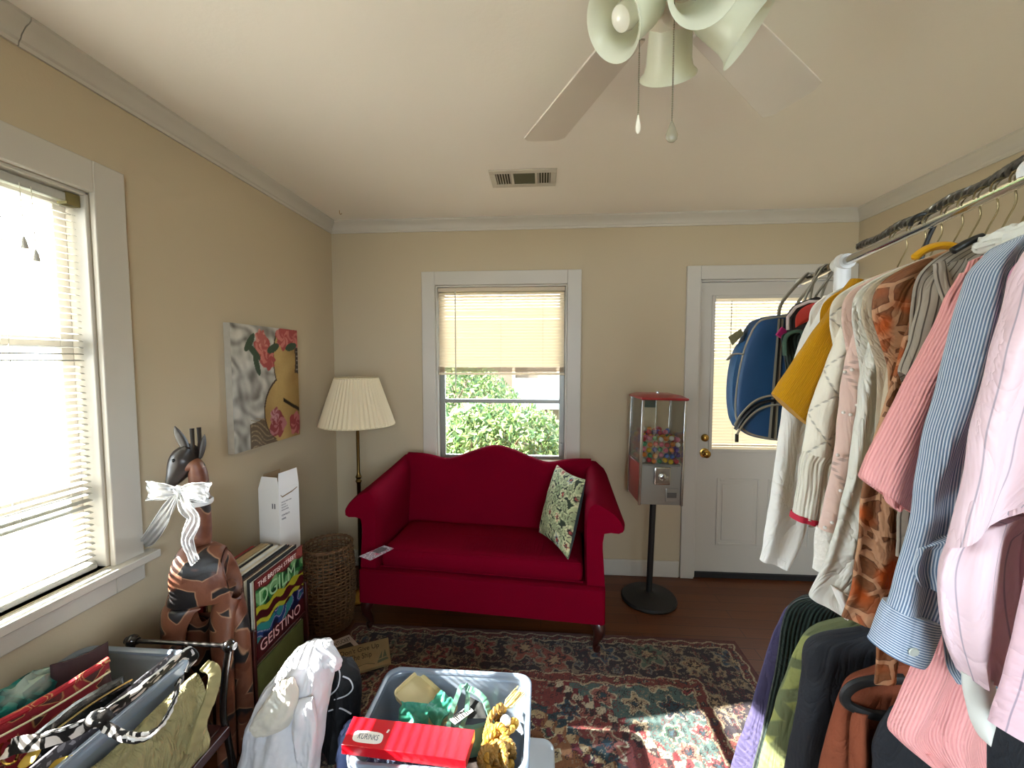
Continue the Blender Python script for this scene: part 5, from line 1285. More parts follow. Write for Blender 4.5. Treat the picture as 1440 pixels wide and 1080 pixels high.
# belts: braided silver cord laid along the top of the rail
bt = thing('braided_belt', 'grey braided silver belt laid along the top of the clothes rail', 'belt', rail_at(.8))
for s_ in (0, 2*PI/3, 4*PI/3):
    pts = []
    for i in range(150):
        d = .56+.60*i/149; a = i*.55+s_; p = rail_at(d); hgt = .0315+.003*math.sin(d*40)
        pts.append(p+U_*(.0065*math.cos(a)+.013)+Vector((0,0,hgt-.002+.0055*math.sin(a))))
    emit('strand', MB().tube(pts, .0042, 6), mat('belt_silver','#6e6a62',.4,.6,var=.3,vscale=150), bt)

# ---------------------------------------------------------------- garments
def plane_pt(px, py, d, off=0.): return on_plane(px, py, rail_at(d)+NC*off, NC)
def panel(name, rows, d, thick, m, parent, off=0., fold=(.006, 4., 1.), open1=False, open0=False, n=40, nr=56, v0=0., sub_inner=True, wob=.004, edge=.8):
    """a hanging tube of cloth between two outlines (given in sight-line pairs) in the garment's own plane"""
    R3 = []
    for r in rows:
        L, R = plane_pt(r[0], r[1], d, off), plane_pt(r[2], r[3], d, off); k = r[4] if len(r) > 4 else 1.
        R3.append([*L, *R, k])
    rings, uvs, vlen, prev = [], [], v0, None
    amp, fr_, seed = fold
    for i in range(nr+1):
        q = crom(R3, (len(R3)-1)*i/nr); L, R, k = Vector(q[:3]), Vector(q[3:6]), q[6]
        c = (L+R)/2; uu_ = (R-L)/2; W = uu_.length
        if prev is not None: vlen += (c-prev).length
        prev = c; T = min(thick*k, W*.9); ring = []; uv = []
        env = min(1, i/(nr*.15)) if not open0 else min(1, i/(nr*.3))
        for j in range(n):
            a = 2*PI*j/n; ca, sa = math.cos(a), math.sin(a)
            ca2 = math.copysign(abs(ca)**edge, ca)
            x = W*ca2
            f_ = amp*env*(math.sin(ca2*fr_+seed+vlen*5+2*nz(vlen*4, seed)) + .9*nz(x*18, vlen*7, seed))
            ring.append(c + uu_*ca2 + NC*(T*sa+f_) + U_*(wob*env*nz(vlen*16, j*.0+ (3 if ca > 0 else 9), seed))*abs(ca2))
            uv.append((x, vlen))
        h_ = n//2; arc = [0.]*n; s1 = s2 = 0.
        for k in range(1, h_+1):
            s1 += (ring[h_-k]-ring[h_-k+1]).length; arc[h_-k] = s1
            s2 += (ring[(h_+k) % n]-ring[(h_+k-1) % n]).length
            if h_+k < n: arc[h_+k] = s2
        rings.append(ring); uvs.append([(arc[k], uv[k][1]) for k in range(n)])
    mb = MB()
    if open1:
        last = rings[-1]; cc = sum(last, Vector())/n; upv = (sum(rings[-6], Vector())/n-cc)
        inner = [cc+(p-cc)*.90 for p in last]; inner2 = [cc+upv*1.2+(p-cc)*.80 for p in last]
        rings += [inner, inner2]; uvs += [uvs[-1], uvs[-1]]
    if open0:
        first = rings[0]; cc = sum(first, Vector())/n; inner = [cc+(p-cc)*.86 for p in first]; inner2 = [cc+(p-cc)*.8-Vector((0,0,.03)) for p in first]
        rings = [inner2, inner]+rings; uvs = [uvs[0], uvs[0]]+uvs
    mb.loft(rings, not open0, True if not open1 else True, uvs=uvs)
    return emit(name, mb, m, parent, angle=75)
def proj(p):
    d = p-EYEV; k = d.dot(FWD); return 720+FPX*d.dot(RGT)/k, 540-FPX*d.dot(UPV)/k
def torso(root, d, m, hem, half=.165, sh=.165, drop=.045, thick=.011, fold=(.005,5.,1.), flare=0., z0=RZ, neck=.05, name='body', right=1.):
    P = rail_at(d, z0); rows = []
    prof = [(-.088, neck), (-.10, neck+.03), (-.10-drop*.5, (neck+sh)/2+.02), (-.11-drop, sh), (-.16-drop, sh*1.01), (-.30, half), (-.45, half*(1+flare*.4))]
    L = z0-hem
    prof = [p for p in prof if -p[0] < L-.05]+[(-L*.8 if L > .62 else -L+.04, half*(1+flare*.8)), (-L, half*(1+flare))]
    for dz, w in prof:
        a, b = proj(P+Vector((0,0,dz))-U_*w), proj(P+Vector((0,0,dz))+U_*w*right); rows.append((*a, *b))
    return panel(name, rows, d, thick, m, root, fold=fold, open0=True, open1=True)
M_wire = mat('hanger_wire', '#8a7c5c', .35, .8, var=.05)
def hanger(d, label, m=M_wire, r=.0016, z0=RZ, sh=.115, rail_r=.0125, group='wire hangers on the clothes rail', arms=True):
    P = rail_at(d, z0); t = thing('clothes_hanger', label, 'hanger', P, group)
    rr_ = rail_r+r+.0015; pts = [P+Vector((0,0,-.11)), P+Vector((0,0,-.075)), P+U_*.006+Vector((0,0,-.055)), P+U_*(rr_+.002)+Vector((0,0,-.025))]
    for k in range(13): a = -.2+(PI+.5)*k/12; pts.append(P+U_*rr_*math.cos(a)+Vector((0,0,rr_*math.sin(a))))
    emit('hook', MB().tube(smooth_path(pts, 60), r, 6), m, t)
    if arms:
        emit('shoulder_bar', MB().tube([P-U_*sh+Vector((0,0,-.160)), P-U_*.02+Vector((0,0,-.117)), P+Vector((0,0,-.111)), P+U_*.02+Vector((0,0,-.117)), P+U_*sh+Vector((0,0,-.160))], r*1.3, 6), m, t)
    return t
def garment(name, label, cat, d, group='garments on the top rail of the rack'):
    return thing(name, label, cat, rail_at(d), group)

M_wsh = mat('white_shirt_cloth', '#f0ece3', .8, var=.03, bump=.05, bscale=250, trans=.15, sheen=.1, wr=.45)
M_must = mat_stripe('mustard_knit', '#d2980f', '#c28808', 300, .5, 0, .9, .4)
M_quilt = mat_quilt('cream_quilt', '#e6dfcd', 20, bump=.8)
M_ribc = mat_stripe('cream_rib', '#ece5d4', '#ddd5c1', 130, .6, 0, .9, .4)
M_hem = mat('crimson_hem', '#b01531', .8)
M_ppk = mat_quilt('pale_pink_knit', '#dcbcae', 10, bump=.25)
M_silk = mat('white_silk', '#e6e2d4', .4, var=.03, vscale=10, bump=.12, bscale=22, sheen=.3, trans=.15, wr=.6)
M_beige = mat('beige_linen', '#c4b49a', .85, var=.05, bump=.1, bscale=300, wr=.4)
M_flch = mat_cells('floral_chiffon', '#b98a66', '#7d4e2e', '#5b3420', 26, .6, (.08,.3), 'uv', third='#b5541c', tscale=11)
M_pin = mat_stripe('grey_pinstripe', '#a79c8c', '#4e453c', 95, .80, 0, .8, .0, soft=.06)
M_sal = mat_stripe('salmon_rib', '#f5b0ab', '#ec9f9c', 230, .55, 0, .85, .35)
M_blue = mat_stripe('blue_stripe', '#d7dde4', '#5b7694', 290, .46, 0, .75, .0, soft=.12)
M_blueh = mat_stripe('blue_stripe_cuff', '#d7dde4', '#5b7694', 270, .46, 1, .75, .0, soft=.12)
M_mau = mat_stripe('mauve_rib', '#c98aa4', '#bd7c97', 120, .55, 0, .85, .4)
M_pp = mat_stripe('pale_pink_pinstripe', '#e3c6cb', '#a99aa4', 30, .95, 0, .75, .0, soft=.02)
M_pink2 = mat_stripe('soft_pink_pinstripe', '#ddb9c0', '#a2909c', 34, .95, 0, .75, .0, soft=.02)

# G1 white long shirt
d = .96; g = garment('white_shirt', 'white long-sleeved shirt hanging furthest back, its sleeve in front of the door', 'shirt', d)
torso(g, d, M_wsh, 1.075, half=.15)
s1 = panel('sleeve', [(1158,416,1196,418),(1132,466,1182,470),(1108,536,1166,545),(1092,625,1156,635),(1080,705,1138,715),(1071,765,1120,774),(1067,784,1108,799)], d, .020, M_wsh, g, -.004, (.009,3.5,2.), open1=True)
hanger(d, 'wire hanger whose hook is the first past the rail joint')
# G2 mustard sweater
d = .90; g = garment('mustard_sweater', 'mustard yellow short-sleeved sweater with wide cuffs', 'sweater', d)
torso(g, d, M_must, 1.20, half=.15)
panel('sleeve', [(1196,392,1214,394,.6),(1172,424,1205,424,.8),(1148,458,1188,470),(1116,506,1163,530),(1088,548,1140,590,1.3),(1085,553,1134,598,1.3)], d, .024, M_must, g, .004, (.003,3.,4.), open1=True)
hanger(d, 'wire hanger holding the mustard sweater')
# G3 cream quilted
d = .853; g = garment('cream_sweater', 'cream diamond-quilted sweater with ribbed sleeve and crimson edge', 'sweater', d)
torso(g, d, M_quilt, 1.1, half=.15)
sl = panel('sleeve', [(1216,394,1238,394,.6),(1199,420,1230,420),(1178,470,1212,476),(1152,538,1192,546),(1136,590,1180,600),(1129,636,1174,643)], d, .024, M_quilt, g, .004, (.004,3.,1.))
panel('ribbed_cuff', [(1129,634,1174,641),(1124,665,1168,674),(1118,700,1164,712),(1114,722,1161,734,1.1)], d, .024, M_ribc, g, .004, (.003,9.,1.), open1=True)
panel('crimson_edge', [(1113,719,1162,732,1.15),(1112,727,1162,739,1.15)], d, .0245, M_hem, g, .004, (.003,9.,1.), nr=6)
hanger(d, 'wire hanger holding the cream quilted sweater')
# G4 pale pink beaded cardigan
d = .80; g = garment('pink_cardigan', 'pale pink beaded cardigan between the cream sweater and the white blouse', 'cardigan', d)
torso(g, d, M_ppk, 1.05, half=.15)
sl = panel('sleeve', [(1246,386,1266,388,.6),(1226,412,1262,412),(1205,450,1246,456),(1190,505,1232,512),(1180,570,1222,580),(1172,640,1212,650),(1160,700,1200,712),(1150,742,1192,752)], d, .014, M_ppk, g, .0, (.003,3.,7.), open1=True)
mb = MB()
for i, (a, b) in enumerate(((1222,437),(1207,470),(1198,520),(1188,523),(1186,580),(1196,583),(1178,640),(1210,470),(1212,520),(1182,690),(1170,735),(1160,742),(1205,570))):
    mb.ball(plane_pt(a, b, d, .02), .0036, 8, 6)
emit('pearl_beads', mb, mat('pearl','#ece4dc',.15), sl)
panel('lace_cuff', [(1148,740,1192,750),(1146,775,1190,790),(1143,800,1190,815)], d, .013, mat('white_lace','#e4ded2',.8,var=.06,vscale=80,bump=.5,bscale=120), g, .0, (.003,5.,3.), open1=True)
hanger(d, 'wire hanger holding the pale pink cardigan')
# G5 white silk blouse
d = .76; g = garment('white_blouse', 'glossy white silk blouse with long loose sleeve beside the brown floral top', 'blouse', d)
torso(g, d, M_silk, 1.08, half=.15)
panel('sleeve', [(1262,384,1292,380,.6),(1246,408,1282,404),(1226,462,1262,462),(1210,530,1250,540),(1200,600,1238,615),(1190,670,1222,690),(1176,735,1210,755),(1155,795,1204,815),(1137,832,1200,855),(1142,842,1196,868)], d, .014, M_silk, g, .002, (.005,4.,3.), open1=True)
panel('cuff', [(1168,822,1198,838),(1180,850,1196,862),(1184,866,1192,872)], d, .014, M_wsh, g, .012, (.003,3.,3.))
hanger(d, 'wire hanger holding the white silk blouse')
# G6 beige jacket
d = .724; g = garment('beige_jacket', 'plain beige linen jacket squeezed between white silk and brown floral', 'jacket', d)
torso(g, d, M_beige, 1.15, half=.14)
panel('sleeve', [(1288,368,1318,362,.6),(1272,396,1312,392),(1258,440,1296,444),(1249,500,1282,510),(1240,565,1270,575),(1232,640,1258,650)], d, .011, M_beige, g, .002, (.003,3.,2.), open1=True)
hanger(d, 'wire hanger holding the beige jacket')
# G7 brown floral chiffon
d = .69; g = garment('floral_blouse', 'sheer brown and orange floral top hanging beside the salmon pink top', 'blouse', d)
torso(g, d, M_flch, 1.075, half=.14)
panel('sleeve', [(1306,396,1338,390,.6),(1288,424,1330,420),(1270,470,1312,476),(1256,522,1298,535),(1238,580,1286,596),(1220,640,1280,660),(1209,705,1276,725),(1204,765,1268,785),(1196,825,1258,848),(1183,866,1240,884)], d, .012, M_flch, g, .001, (.004,5.,5.), open1=True)
panel('tie', [(1232,884,1258,880),(1232,930,1262,930),(1230,962,1262,956)], d, .009, M_flch, g, .0, (.003,3.,5.))
hanger(d, 'wire hanger holding the brown floral top')
# G8 grey pinstripe shirt
d = .655; g = garment('pinstripe_shirt', 'grey pinstripe shirt with open collar behind the salmon pink top', 'shirt', d)
torso(g, d, M_pin, 1.15, half=.13, sh=.13)
panel('sleeve', [(1318,376,1360,362,.6),(1300,396,1356,394),(1290,430,1346,440),(1278,478,1330,490),(1265,515,1308,528),(1264,522,1280,546)], d, .012, M_pin, g, .004, (.003,3.,1.), open1=True)
panel('lapel', [(1312,372,1330,366,.6),(1320,400,1342,402),(1330,440,1348,430),(1342,476,1346,470)], d, .006, M_pin, g, .021, (.002,3.,1.))
hanger(d, 'wire hanger holding the grey pinstripe shirt')
# hangers without a visible garment shape: yellow and black plastic ones
t = thing('clothes_hanger', 'yellow padded hanger showing above the beige jacket', 'hanger', rail_at(.707))
yq = [on_plane(a, b, rail_at(.707), NC) for a, b in ((1284,364),(1300,352),(1318,346),(1336,346),(1352,352))]
emit('shoulder_bar', MB().tube(smooth_path(yq, 16), [.004]+[.0085]*15+[.004], 10, flat=.8), M_must, t)
t = thing('clothes_hanger', 'black plastic hanger showing above the pinstripe shirt', 'hanger', rail_at(.62))
yq = [on_plane(a, b, rail_at(.625), NC) for a, b in ((1338,354),(1352,346),(1368,338),(1384,332))]
emit('shoulder_bar', MB().tube(smooth_path(yq, 16), [.003]+[.006]*15+[.004], 10), mat('black_plastic','#141312',.35), t)
P = rail_at(.88); t = thing('strap_hanger', 'thick black strap hook looped over the rail above the mustard sweater', 'hanger', P)
pts = [P+Vector((0,0,-.075)), P+Vector((0,0,-.03))+U_*.010]+[P+U_*.0205*math.cos(a)+Vector((0,0,.0205*math.sin(a)+.003)) for a in [-.2+3.4*k/10 for k in range(11)]]
emit('hook', MB().tube(smooth_path(pts, 40), .0042, 8), mat('black_plastic','#141312',.35), t)
# G9 salmon ribbed top
d = .585; g = garment('salmon_tee', 'salmon pink ribbed top with flared short sleeve', 'top', d)
panel('body', [(1362,368,1400,352,.5),(1340,430,1420,430),(1318,560,1430,560),(1305,720,1430,720),(1303,840,1420,840),(1292,915,1410,920),(1272,970,1400,980),(1250,1018,1392,1040),(1262,1040,1388,1085),(1300,1070,1386,1105)], d, .012, M_sal, g, -.004, (.008,6.,2.), open1=True)
panel('sleeve', [(1350,384,1368,384,.5),(1332,420,1362,430),(1304,482,1348,500),(1268,548,1330,572),(1234,614,1308,646),(1210,662,1286,708,1.2),(1209,672,1280,722,1.2)], d, .020, M_sal, g, .006, (.004,5.,1.), open1=True)
panel('sleeve_frill', [(1243,688,1278,700),(1246,700,1266,716),(1250,708,1262,719)], d, .010, M_sal, g, .004, (.003,5.,4.), nr=12)
# G10 blue striped shirt
d = .537; g = garment('striped_shirt', 'blue and white striped shirt with buttoned cuff', 'shirt', d)
panel('body', [(1420,338,1470,318,.6),(1386,362,1490,360),(1372,440,1490,440),(1352,600,1480,600),(1335,760,1470,760),(1322,860,1440,870),(1326,925,1420,935),(1345,960,1400,965)], d, .010, M_blue, g, -.004, (.005,5.,4.), open1=True)
sl = panel('sleeve', [(1400,348,1448,326,.5),(1372,380,1424,374),(1356,425,1414,440),(1332,500,1402,520),(1312,575,1386,600),(1292,655,1364,685),(1276,735,1350,765),(1258,795,1338,815),(1244,845,1328,872)], d, .022, M_blue, g, .008, (.008,4.,2.))
panel('elbow_fold', [(1290,770,1340,752,.7),(1282,800,1336,800),(1290,822,1330,835,.6)], d, .012, M_blue, sl, .030, (.006,4.,6.), nr=20)
cf = panel('cuff', [(1243,845,1327,873),(1236,868,1318,900),(1226,892,1306,928),(1222,900,1300,936)], d, .024, M_blueh, g, .009, (.002,3.,2.), open1=True, nr=20)
bpnt = plane_pt(1284, 916, d, .034)
emit('button', MB().lathe([(.0005,0),(.0062,0),(.0068,.0012),(.0062,.0026),(.0045,.002),(.0005,.002)], bpnt, 18, Matrix.Rotation(PI/2+math.radians(8), 4, 'X')), mat('button_pearl','#c4c8be',.25), cf, label='pearly button')
# G11 mauve
d = .50; g = garment('mauve_tee', 'mauve pink ribbed top mostly hidden beside the striped shirt', 'top', d)
panel('body', [(1448,352,1500,330,.6),(1420,388,1510,390),(1409,450,1510,450),(1402,520,1500,520),(1398,620,1490,620),(1400,760,1480,760)], d, .010, M_mau, g, 0, (.004,4.,4.), open1=True)
# G12 pale pink pinstripe shirt
d = .458; g = garment('pink_shirt', 'pale pink pinstripe shirt with white cuff, near the right edge', 'shirt', d)
panel('body', [(1470,330,1560,300,.6),(1440,362,1580,360),(1425,460,1570,460),(1405,620,1560,620),(1398,780,1540,780),(1400,880,1530,890)], d, .009, M_pink2, g, -.006, (.005,5.,6.), open1=True)
panel('upper_sleeve', [(1442,352,1480,340,.5),(1424,400,1486,400),(1402,470,1480,480),(1378,560,1470,570),(1355,655,1460,650),(1336,735,1450,690),(1328,768,1442,700)], d, .016, M_pp, g, .010, (.007,4.,3.), open1=True)
panel('forearm_sleeve', [(1345,752,1440,722,.7),(1326,780,1436,770),(1320,825,1430,830),(1328,880,1420,890),(1342,925,1408,935),(1352,948,1398,958)], d, .015, M_pp, g, .002, (.009,5.,8.))
panel('cuff', [(1352,945,1400,955,.7),(1362,985,1404,990),(1368,1015,1402,1020),(1378,1036,1398,1042),(1388,1046,1394,1048)], d, .011, mat('white_cuff','#dfdfd6',.6,var=.03), g, .004, (.003,3.,2.))
# G13 nearest pink
d = .412; g = garment('pink_blouse', 'pale pink blouse nearest the camera, cut by the frame edge', 'blouse', d)
panel('body', [(1580,330,1640,300,.6),(1545,420,1660,420),(1500,600,1650,600),(1465,740,1640,740),(1440,830,1630,840),(1418,920,1620,940),(1402,985,1615,1030),(1394,1018,1610,1100)], d, .012, M_pink2, g, 0, (.005,5.,2.), open1=True)
for dd, lb in ((.585,'wire hanger holding the salmon pink top'),(.537,'wire hanger holding the blue striped shirt'),(.50,'wire hanger holding the mauve top'),(.458,'wire hanger holding the pale pink pinstripe shirt'),(.412,'wire hanger holding the nearest pink blouse')):
    hanger(dd, lb, arms=False)
hanger(.632, 'white plastic hanger with a thick hook over the rail at the right edge', M_white_p, .005, group=None, arms=False)
# collar bunched by the rail at the right
d = .60; cg = thing('scarf', 'pale crumpled scarf bunched on the hangers above the striped shirt', 'scarf', rail_at(d))
sc_c = on_plane(1418, 334, rail_at(.61), NC); mb = MB().ball((0,0,0), 1, 30, 18)
mb.v = [sc_c+U_*(v.x*.042)+RD*(v.y*.010)+Vector((0,0,v.z*.017-.25*v.x*-.05))+v*(.006*nz(v.x*4,v.y*4,v.z*4)) for v in mb.v]
emit('cloth', mb, mat_stripe('pale_scarf','#cfcabc','#b9b4a6',60,.6,0,.85,.3), cg)

# ---------------------------------------------------------------- lower tier
GL = 'garments on the lower rail of the rack'
def low(name, label, cat, d): return thing(name, label, cat, rail_at(d, LZ), GL)
M_pur = mat('purple_cloth', '#433d5e', .85, var=.08, bump=.05, wr=.4)
M_gkn = mat_stripe('dark_green_knit', '#2c3a32', '#1a241f', 110, .5, 0, .95, .8)
M_oli = mat_cells('olive_leaf_print', '#666b48', '#8f9254', '#757a50', 13, .75, (.12,.3), 'uv')
M_nav = mat('navy_black_cloth', '#0e1118', .75, var=.15, bump=.08, wr=.3)
M_rust = mat('rust_suede', '#7d3c1e', .85, var=.12, vscale=12, bump=.15, bscale=200, wr=.35)
d = 1.05; g = low('purple_jacket', 'purple jacket at the far end of the lower rail, lit at its hem', 'jacket', d)
panel('body', [(1150,846,1170,846,.5),(1112,852,1190,854),(1092,882,1190,890),(1072,940,1185,950),(1052,1005,1175,1020),(1030,1075,1165,1100),(1022,1110,1155,1140)], d, .022, M_pur, g, 0, (.005,5.,1.))
d = .985; g = low('green_cardigan', 'dark green ribbed cardigan on the lower rail beside the olive shirt', 'cardigan', d)
panel('body', [(1148,838,1180,838,.5),(1118,844,1220,846),(1100,872,1225,880),(1090,940,1220,950),(1074,1020,1210,1030),(1058,1085,1200,1100),(1050,1120,1190,1140)], d, .022, M_gkn, g, 0, (.004,6.,2.))
d = .915; g = low('olive_shirt', 'olive green leaf print shirt on the lower rail', 'shirt', d)
panel('body', [(1190,868,1215,866,.5),(1148,882,1260,880),(1126,902,1270,905),(1106,945,1265,960),(1086,1005,1255,1020),(1064,1085,1245,1100),(1055,1125,1235,1140)], d, .022, M_oli, g, 0, (.004,5.,3.))
d = .85; g = low('black_jacket', 'black jacket on the lower rail between the olive shirt and the rust sweater', 'jacket', d)
panel('body', [(1205,884,1240,882,.5),(1152,894,1290,892),(1130,912,1300,915),(1124,965,1300,970),(1112,1030,1290,1040),(1100,1095,1280,1110),(1095,1130,1270,1150)], d, .022, M_nav, g, 0, (.004,5.,4.))
d = .79; g = low('rust_sweater', 'rust brown sweater with black neck strap on the lower rail', 'sweater', d)
panel('body', [(1240,934,1275,930,.5),(1196,950,1330,946),(1180,972,1340,975),(1166,1015,1335,1025),(1150,1075,1325,1090),(1142,1130,1320,1150)], d, .022, M_rust, g, 0, (.005,4.,5.))
nk = [plane_pt(a, b, d, .026) for a, b in ((1272,955),(1236,956),(1206,962),(1190,974),(1190,988),(1206,998),(1232,1006),(1262,1006))]
emit('neck_strap', MB().tube(smooth_path(nk, 40), .0075, 8, flat=1.4), mat('black_strap','#0f0c0b',.6), g, label='black strap')
panel('inner_fold', [(1200,1000,1222,1004,.6),(1196,1040,1226,1046),(1194,1090,1228,1100)], d, .010, M_rust, g, .030, (.004,3.,2.), nr=20)
d = .738; g = low('black_skirt', 'black skirt at the near end of the lower rail', 'skirt', d)
panel('body', [(1250,996,1400,985,.6),(1232,1020,1490,1015),(1226,1075,1500,1090),(1220,1130,1500,1150)], d, .020, M_nav, g, 0, (.005,5.,7.))
for dd, lb in ((1.05,'wire hanger holding the purple jacket'),(.985,'wire hanger holding the dark green cardigan'),(.915,'wire hanger holding the olive leaf print shirt'),(.85,'wire hanger holding the black jacket'),(.79,'wire hanger holding the rust sweater'),(.738,'wire hanger holding the black skirt')):
    hanger(dd, lb, z0=LZ, rail_r=.010, arms=False, group='wire hangers on the lower rail')

# ---------------------------------------------------------------- backpack and bags at the far end of the rail
d = 1.44; bpk = thing('backpack', 'blue backpack with grey piping hanging at the far end of the rack', 'backpack', rail_at(d))
M_bpk = mat('backpack_blue', '#10426e', .55, var=.10, vscale=10, bump=.05, bscale=300); M_bpd = mat('backpack_side', '#1d4f7c', .6, var=.08, vscale=8)
M_pipe = mat('grey_piping', '#8f897a', .6); M_zip = mat('black_zip', '#15110f', .5)
q = lambda px, py, off=0.: plane_pt(px, py, d, off)
outl = [(1052,462),(1062,450),(1078,446),(1096,444),(1106,446),(1108,480),(1104,560),(1098,614),(1088,617),(1060,613),(1042,606),(1031,594),(1027,572),(1031,530),(1040,490)]
def outline(pts, n=56):
    P = pts+[pts[0]]; return [Vector((*crom([list(p) for p in P], (len(P)-1)*i/n), 0)) for i in range(n)]
ol = outline(outl)
cen = sum(ol, Vector())/len(ol)
rings = []
for off, k in ((-.075,.86),(-.070,.97),(-.055,1.0),(.035,1.0),(.055,.985),(.066,.93),(.070,.80),(.072,.4)):
    rings.append([q(cen.x+(p.x-cen.x)*k, cen.y+(p.y-cen.y)*k, 0)+NC*off for p in ol])
emit('main_compartment', MB().loft(rings), M_bpk, bpk, angle=50)
rings = []
sd = outline([(1046,480),(1048,520),(1042,560),(1034,598),(1028,590),(1023,566),(1024,530),(1030,500),(1038,484)], 40); sc_ = sum(sd, Vector())/len(sd)
for off, k in ((-.03,.9),(-.02,1),(.05,1),(.062,.85)): rings.append([q(sc_.x+(p.x-sc_.x)*k, sc_.y+(p.y-sc_.y)*k)+NC*off for p in sd])
emit('side_pocket', MB().loft(rings), M_bpd, bpk, angle=50)
emit('piping', MB().tube([q(cen.x+(p.x-cen.x)*.955, cen.y+(p.y-cen.y)*.955)+NC*.061 for p in ol+[ol[0]]], .0042, 8), M_pipe, bpk)
z1_ = smooth_path([(*q(1034,604,.070),), (*q(1044,588,.072),), (*q(1060,572,.073),), (*q(1078,564,.073),), (*q(1098,562,.073),)], 24)
zf = emit('front_zip', MB().tube(z1_, .011, 8, flat=.4), M_zip, bpk)
for dz in (-.016, .016): emit('zip_piping', MB().tube([p+Vector((.3*-dz,-.004,dz)) for p in z1_], .0042, 6), M_pipe, zf)
emit('zip_pull', MB().box(0,.012,0,.006,0,.03, Matrix.Translation(q(1034,622,.070))), M_zip, bpk, bevel=.002)
emit('front_strap', MB().loft([[q(a,b,o_) for a, b in ((1094,448),(1102,448),(1092,617),(1080,616))] for o_ in (.071,.075)]), M_pipe, bpk)
emit('front_strap', MB().loft([[q(a,b,o_) for a, b in ((1097,448),(1099,448),(1088,617),(1084,616))] for o_ in (.0755,.078)]), M_zip, bpk)
emit('side_strap', MB().tube(smooth_path([q(1023,506,.02), q(1032,498,.05), q(1046,498,.066)], 12), .006, 6, flat=.5), M_pipe, bpk)
emit('mesh_pocket', MB().loft([[q(a,b,o_) for a, b in ((1024,474),(1042,462),(1046,470),(1030,486))] for o_ in (-.02,.03)]), mat('olive_webbing','#6d6544',.8,var=.3,vscale=80), bpk)
pe = rail_at(d)
strap([q(1094,452,.03), q(1100,425,.015), pe-U_*.019+Vector((0,0,.004)), pe+Vector((0,0,.0175)), pe+U_*.019+Vector((0,0,.002)), q(1126,420,-.02), q(1106,450,-.04)], .020, M_pipe, bpk, 'hanging_strap', updir=(.75,.65,0), wob=0)
pe2 = rail_at(1.40)
tb = thing('red_cap_bag', 'red, white and black bag hung by grey straps behind the white shirt', 'bag', rail_at(1.33))
d = 1.31; rings = []
ol2 = outline([(1106,470),(1108,446),(1118,430),(1134,422),(1150,420),(1160,440),(1156,480),(1140,500),(1118,496)], 44); c3 = sum(ol2, Vector())/len(ol2)
for off, k in ((-.03,.8),(-.02,1),(.02,1),(.03,.85),(.034,.4)): rings.append([plane_pt(c3.x+(p.x-c3.x)*k, c3.y+(p.y-c3.y)*k, d)+NC*off for p in ol2])
emit('bag_body', MB().loft(rings), mat('black_fabric','#191315',.7), tb, angle=50)
rings = []
ol3 = outline([(1113,462),(1114,446),(1124,434),(1140,428),(1148,440),(1132,452)], 30); c3 = sum(ol3, Vector())/len(ol3)
for off, k in ((.033,1),(.038,.95),(.041,.6)): rings.append([plane_pt(c3.x+(p.x-c3.x)*k, c3.y+(p.y-c3.y)*k, d)+NC*off for p in ol3])
emit('red_panel', MB().loft(rings), mat('red_nylon','#b32a1e',.5), tb)
emit('white_piping', MB().tube([plane_pt(a,b,d,.036) for a, b in ((1108,464),(1108,446),(1119,432),(1138,424),(1152,424))], .005, 8), mat('white_pinkish','#cbb9b4',.6), tb)
emit('magenta_tab', MB().box(-.012,.012,-.004,.004,-.016,.016, Matrix.Translation(plane_pt(1099,468,d,.0)) @ Matrix.Rotation(.6,4,'Y')), mat('magenta_tab','#b0206a',.6), tb, bevel=.003)
pe3 = rail_at(1.31)
for k in (0, 1):
    pe3 = rail_at(1.31+.03*k)
    strap([plane_pt(1132+8*k,428,d,.0), plane_pt(1134+6*k,415,d,0), pe3-U_*.019, pe3+Vector((0,0,.0175)), pe3+U_*.019, plane_pt(1148+8*k,415,d,-.01), plane_pt(1150+8*k,432,d,-.015)], .011, M_pipe, tb, 'hanging_strap', updir=(.75,.65,0), wob=0)
d = 1.27; kn_ = thing('green_knit_sweater', 'dark green ribbed knit top peeking out between the backpack and the white shirt', 'top', rail_at(d))
panel('body', [(1110,468,1150,466,.6),(1100,474,1160,480),(1104,510,1160,520),(1110,560,1160,560),(1112,600,1160,600)], d, .018, M_gkn, kn_, 0, (.003,4.,2.))
nb_ = [plane_pt(a, b, d, .022) for a, b in ((1104,500),(1104,478),(1112,468),(1126,466),(1130,474))]
emit('ribbed_neckband', MB().tube(smooth_path(nb_, 24), .009, 8, flat=.6), mat('green_rib','#3f5a4a',.9,var=.2,vscale=200), kn_)
hanger(1.27, 'wire hanger holding the green knit top', arms=False)
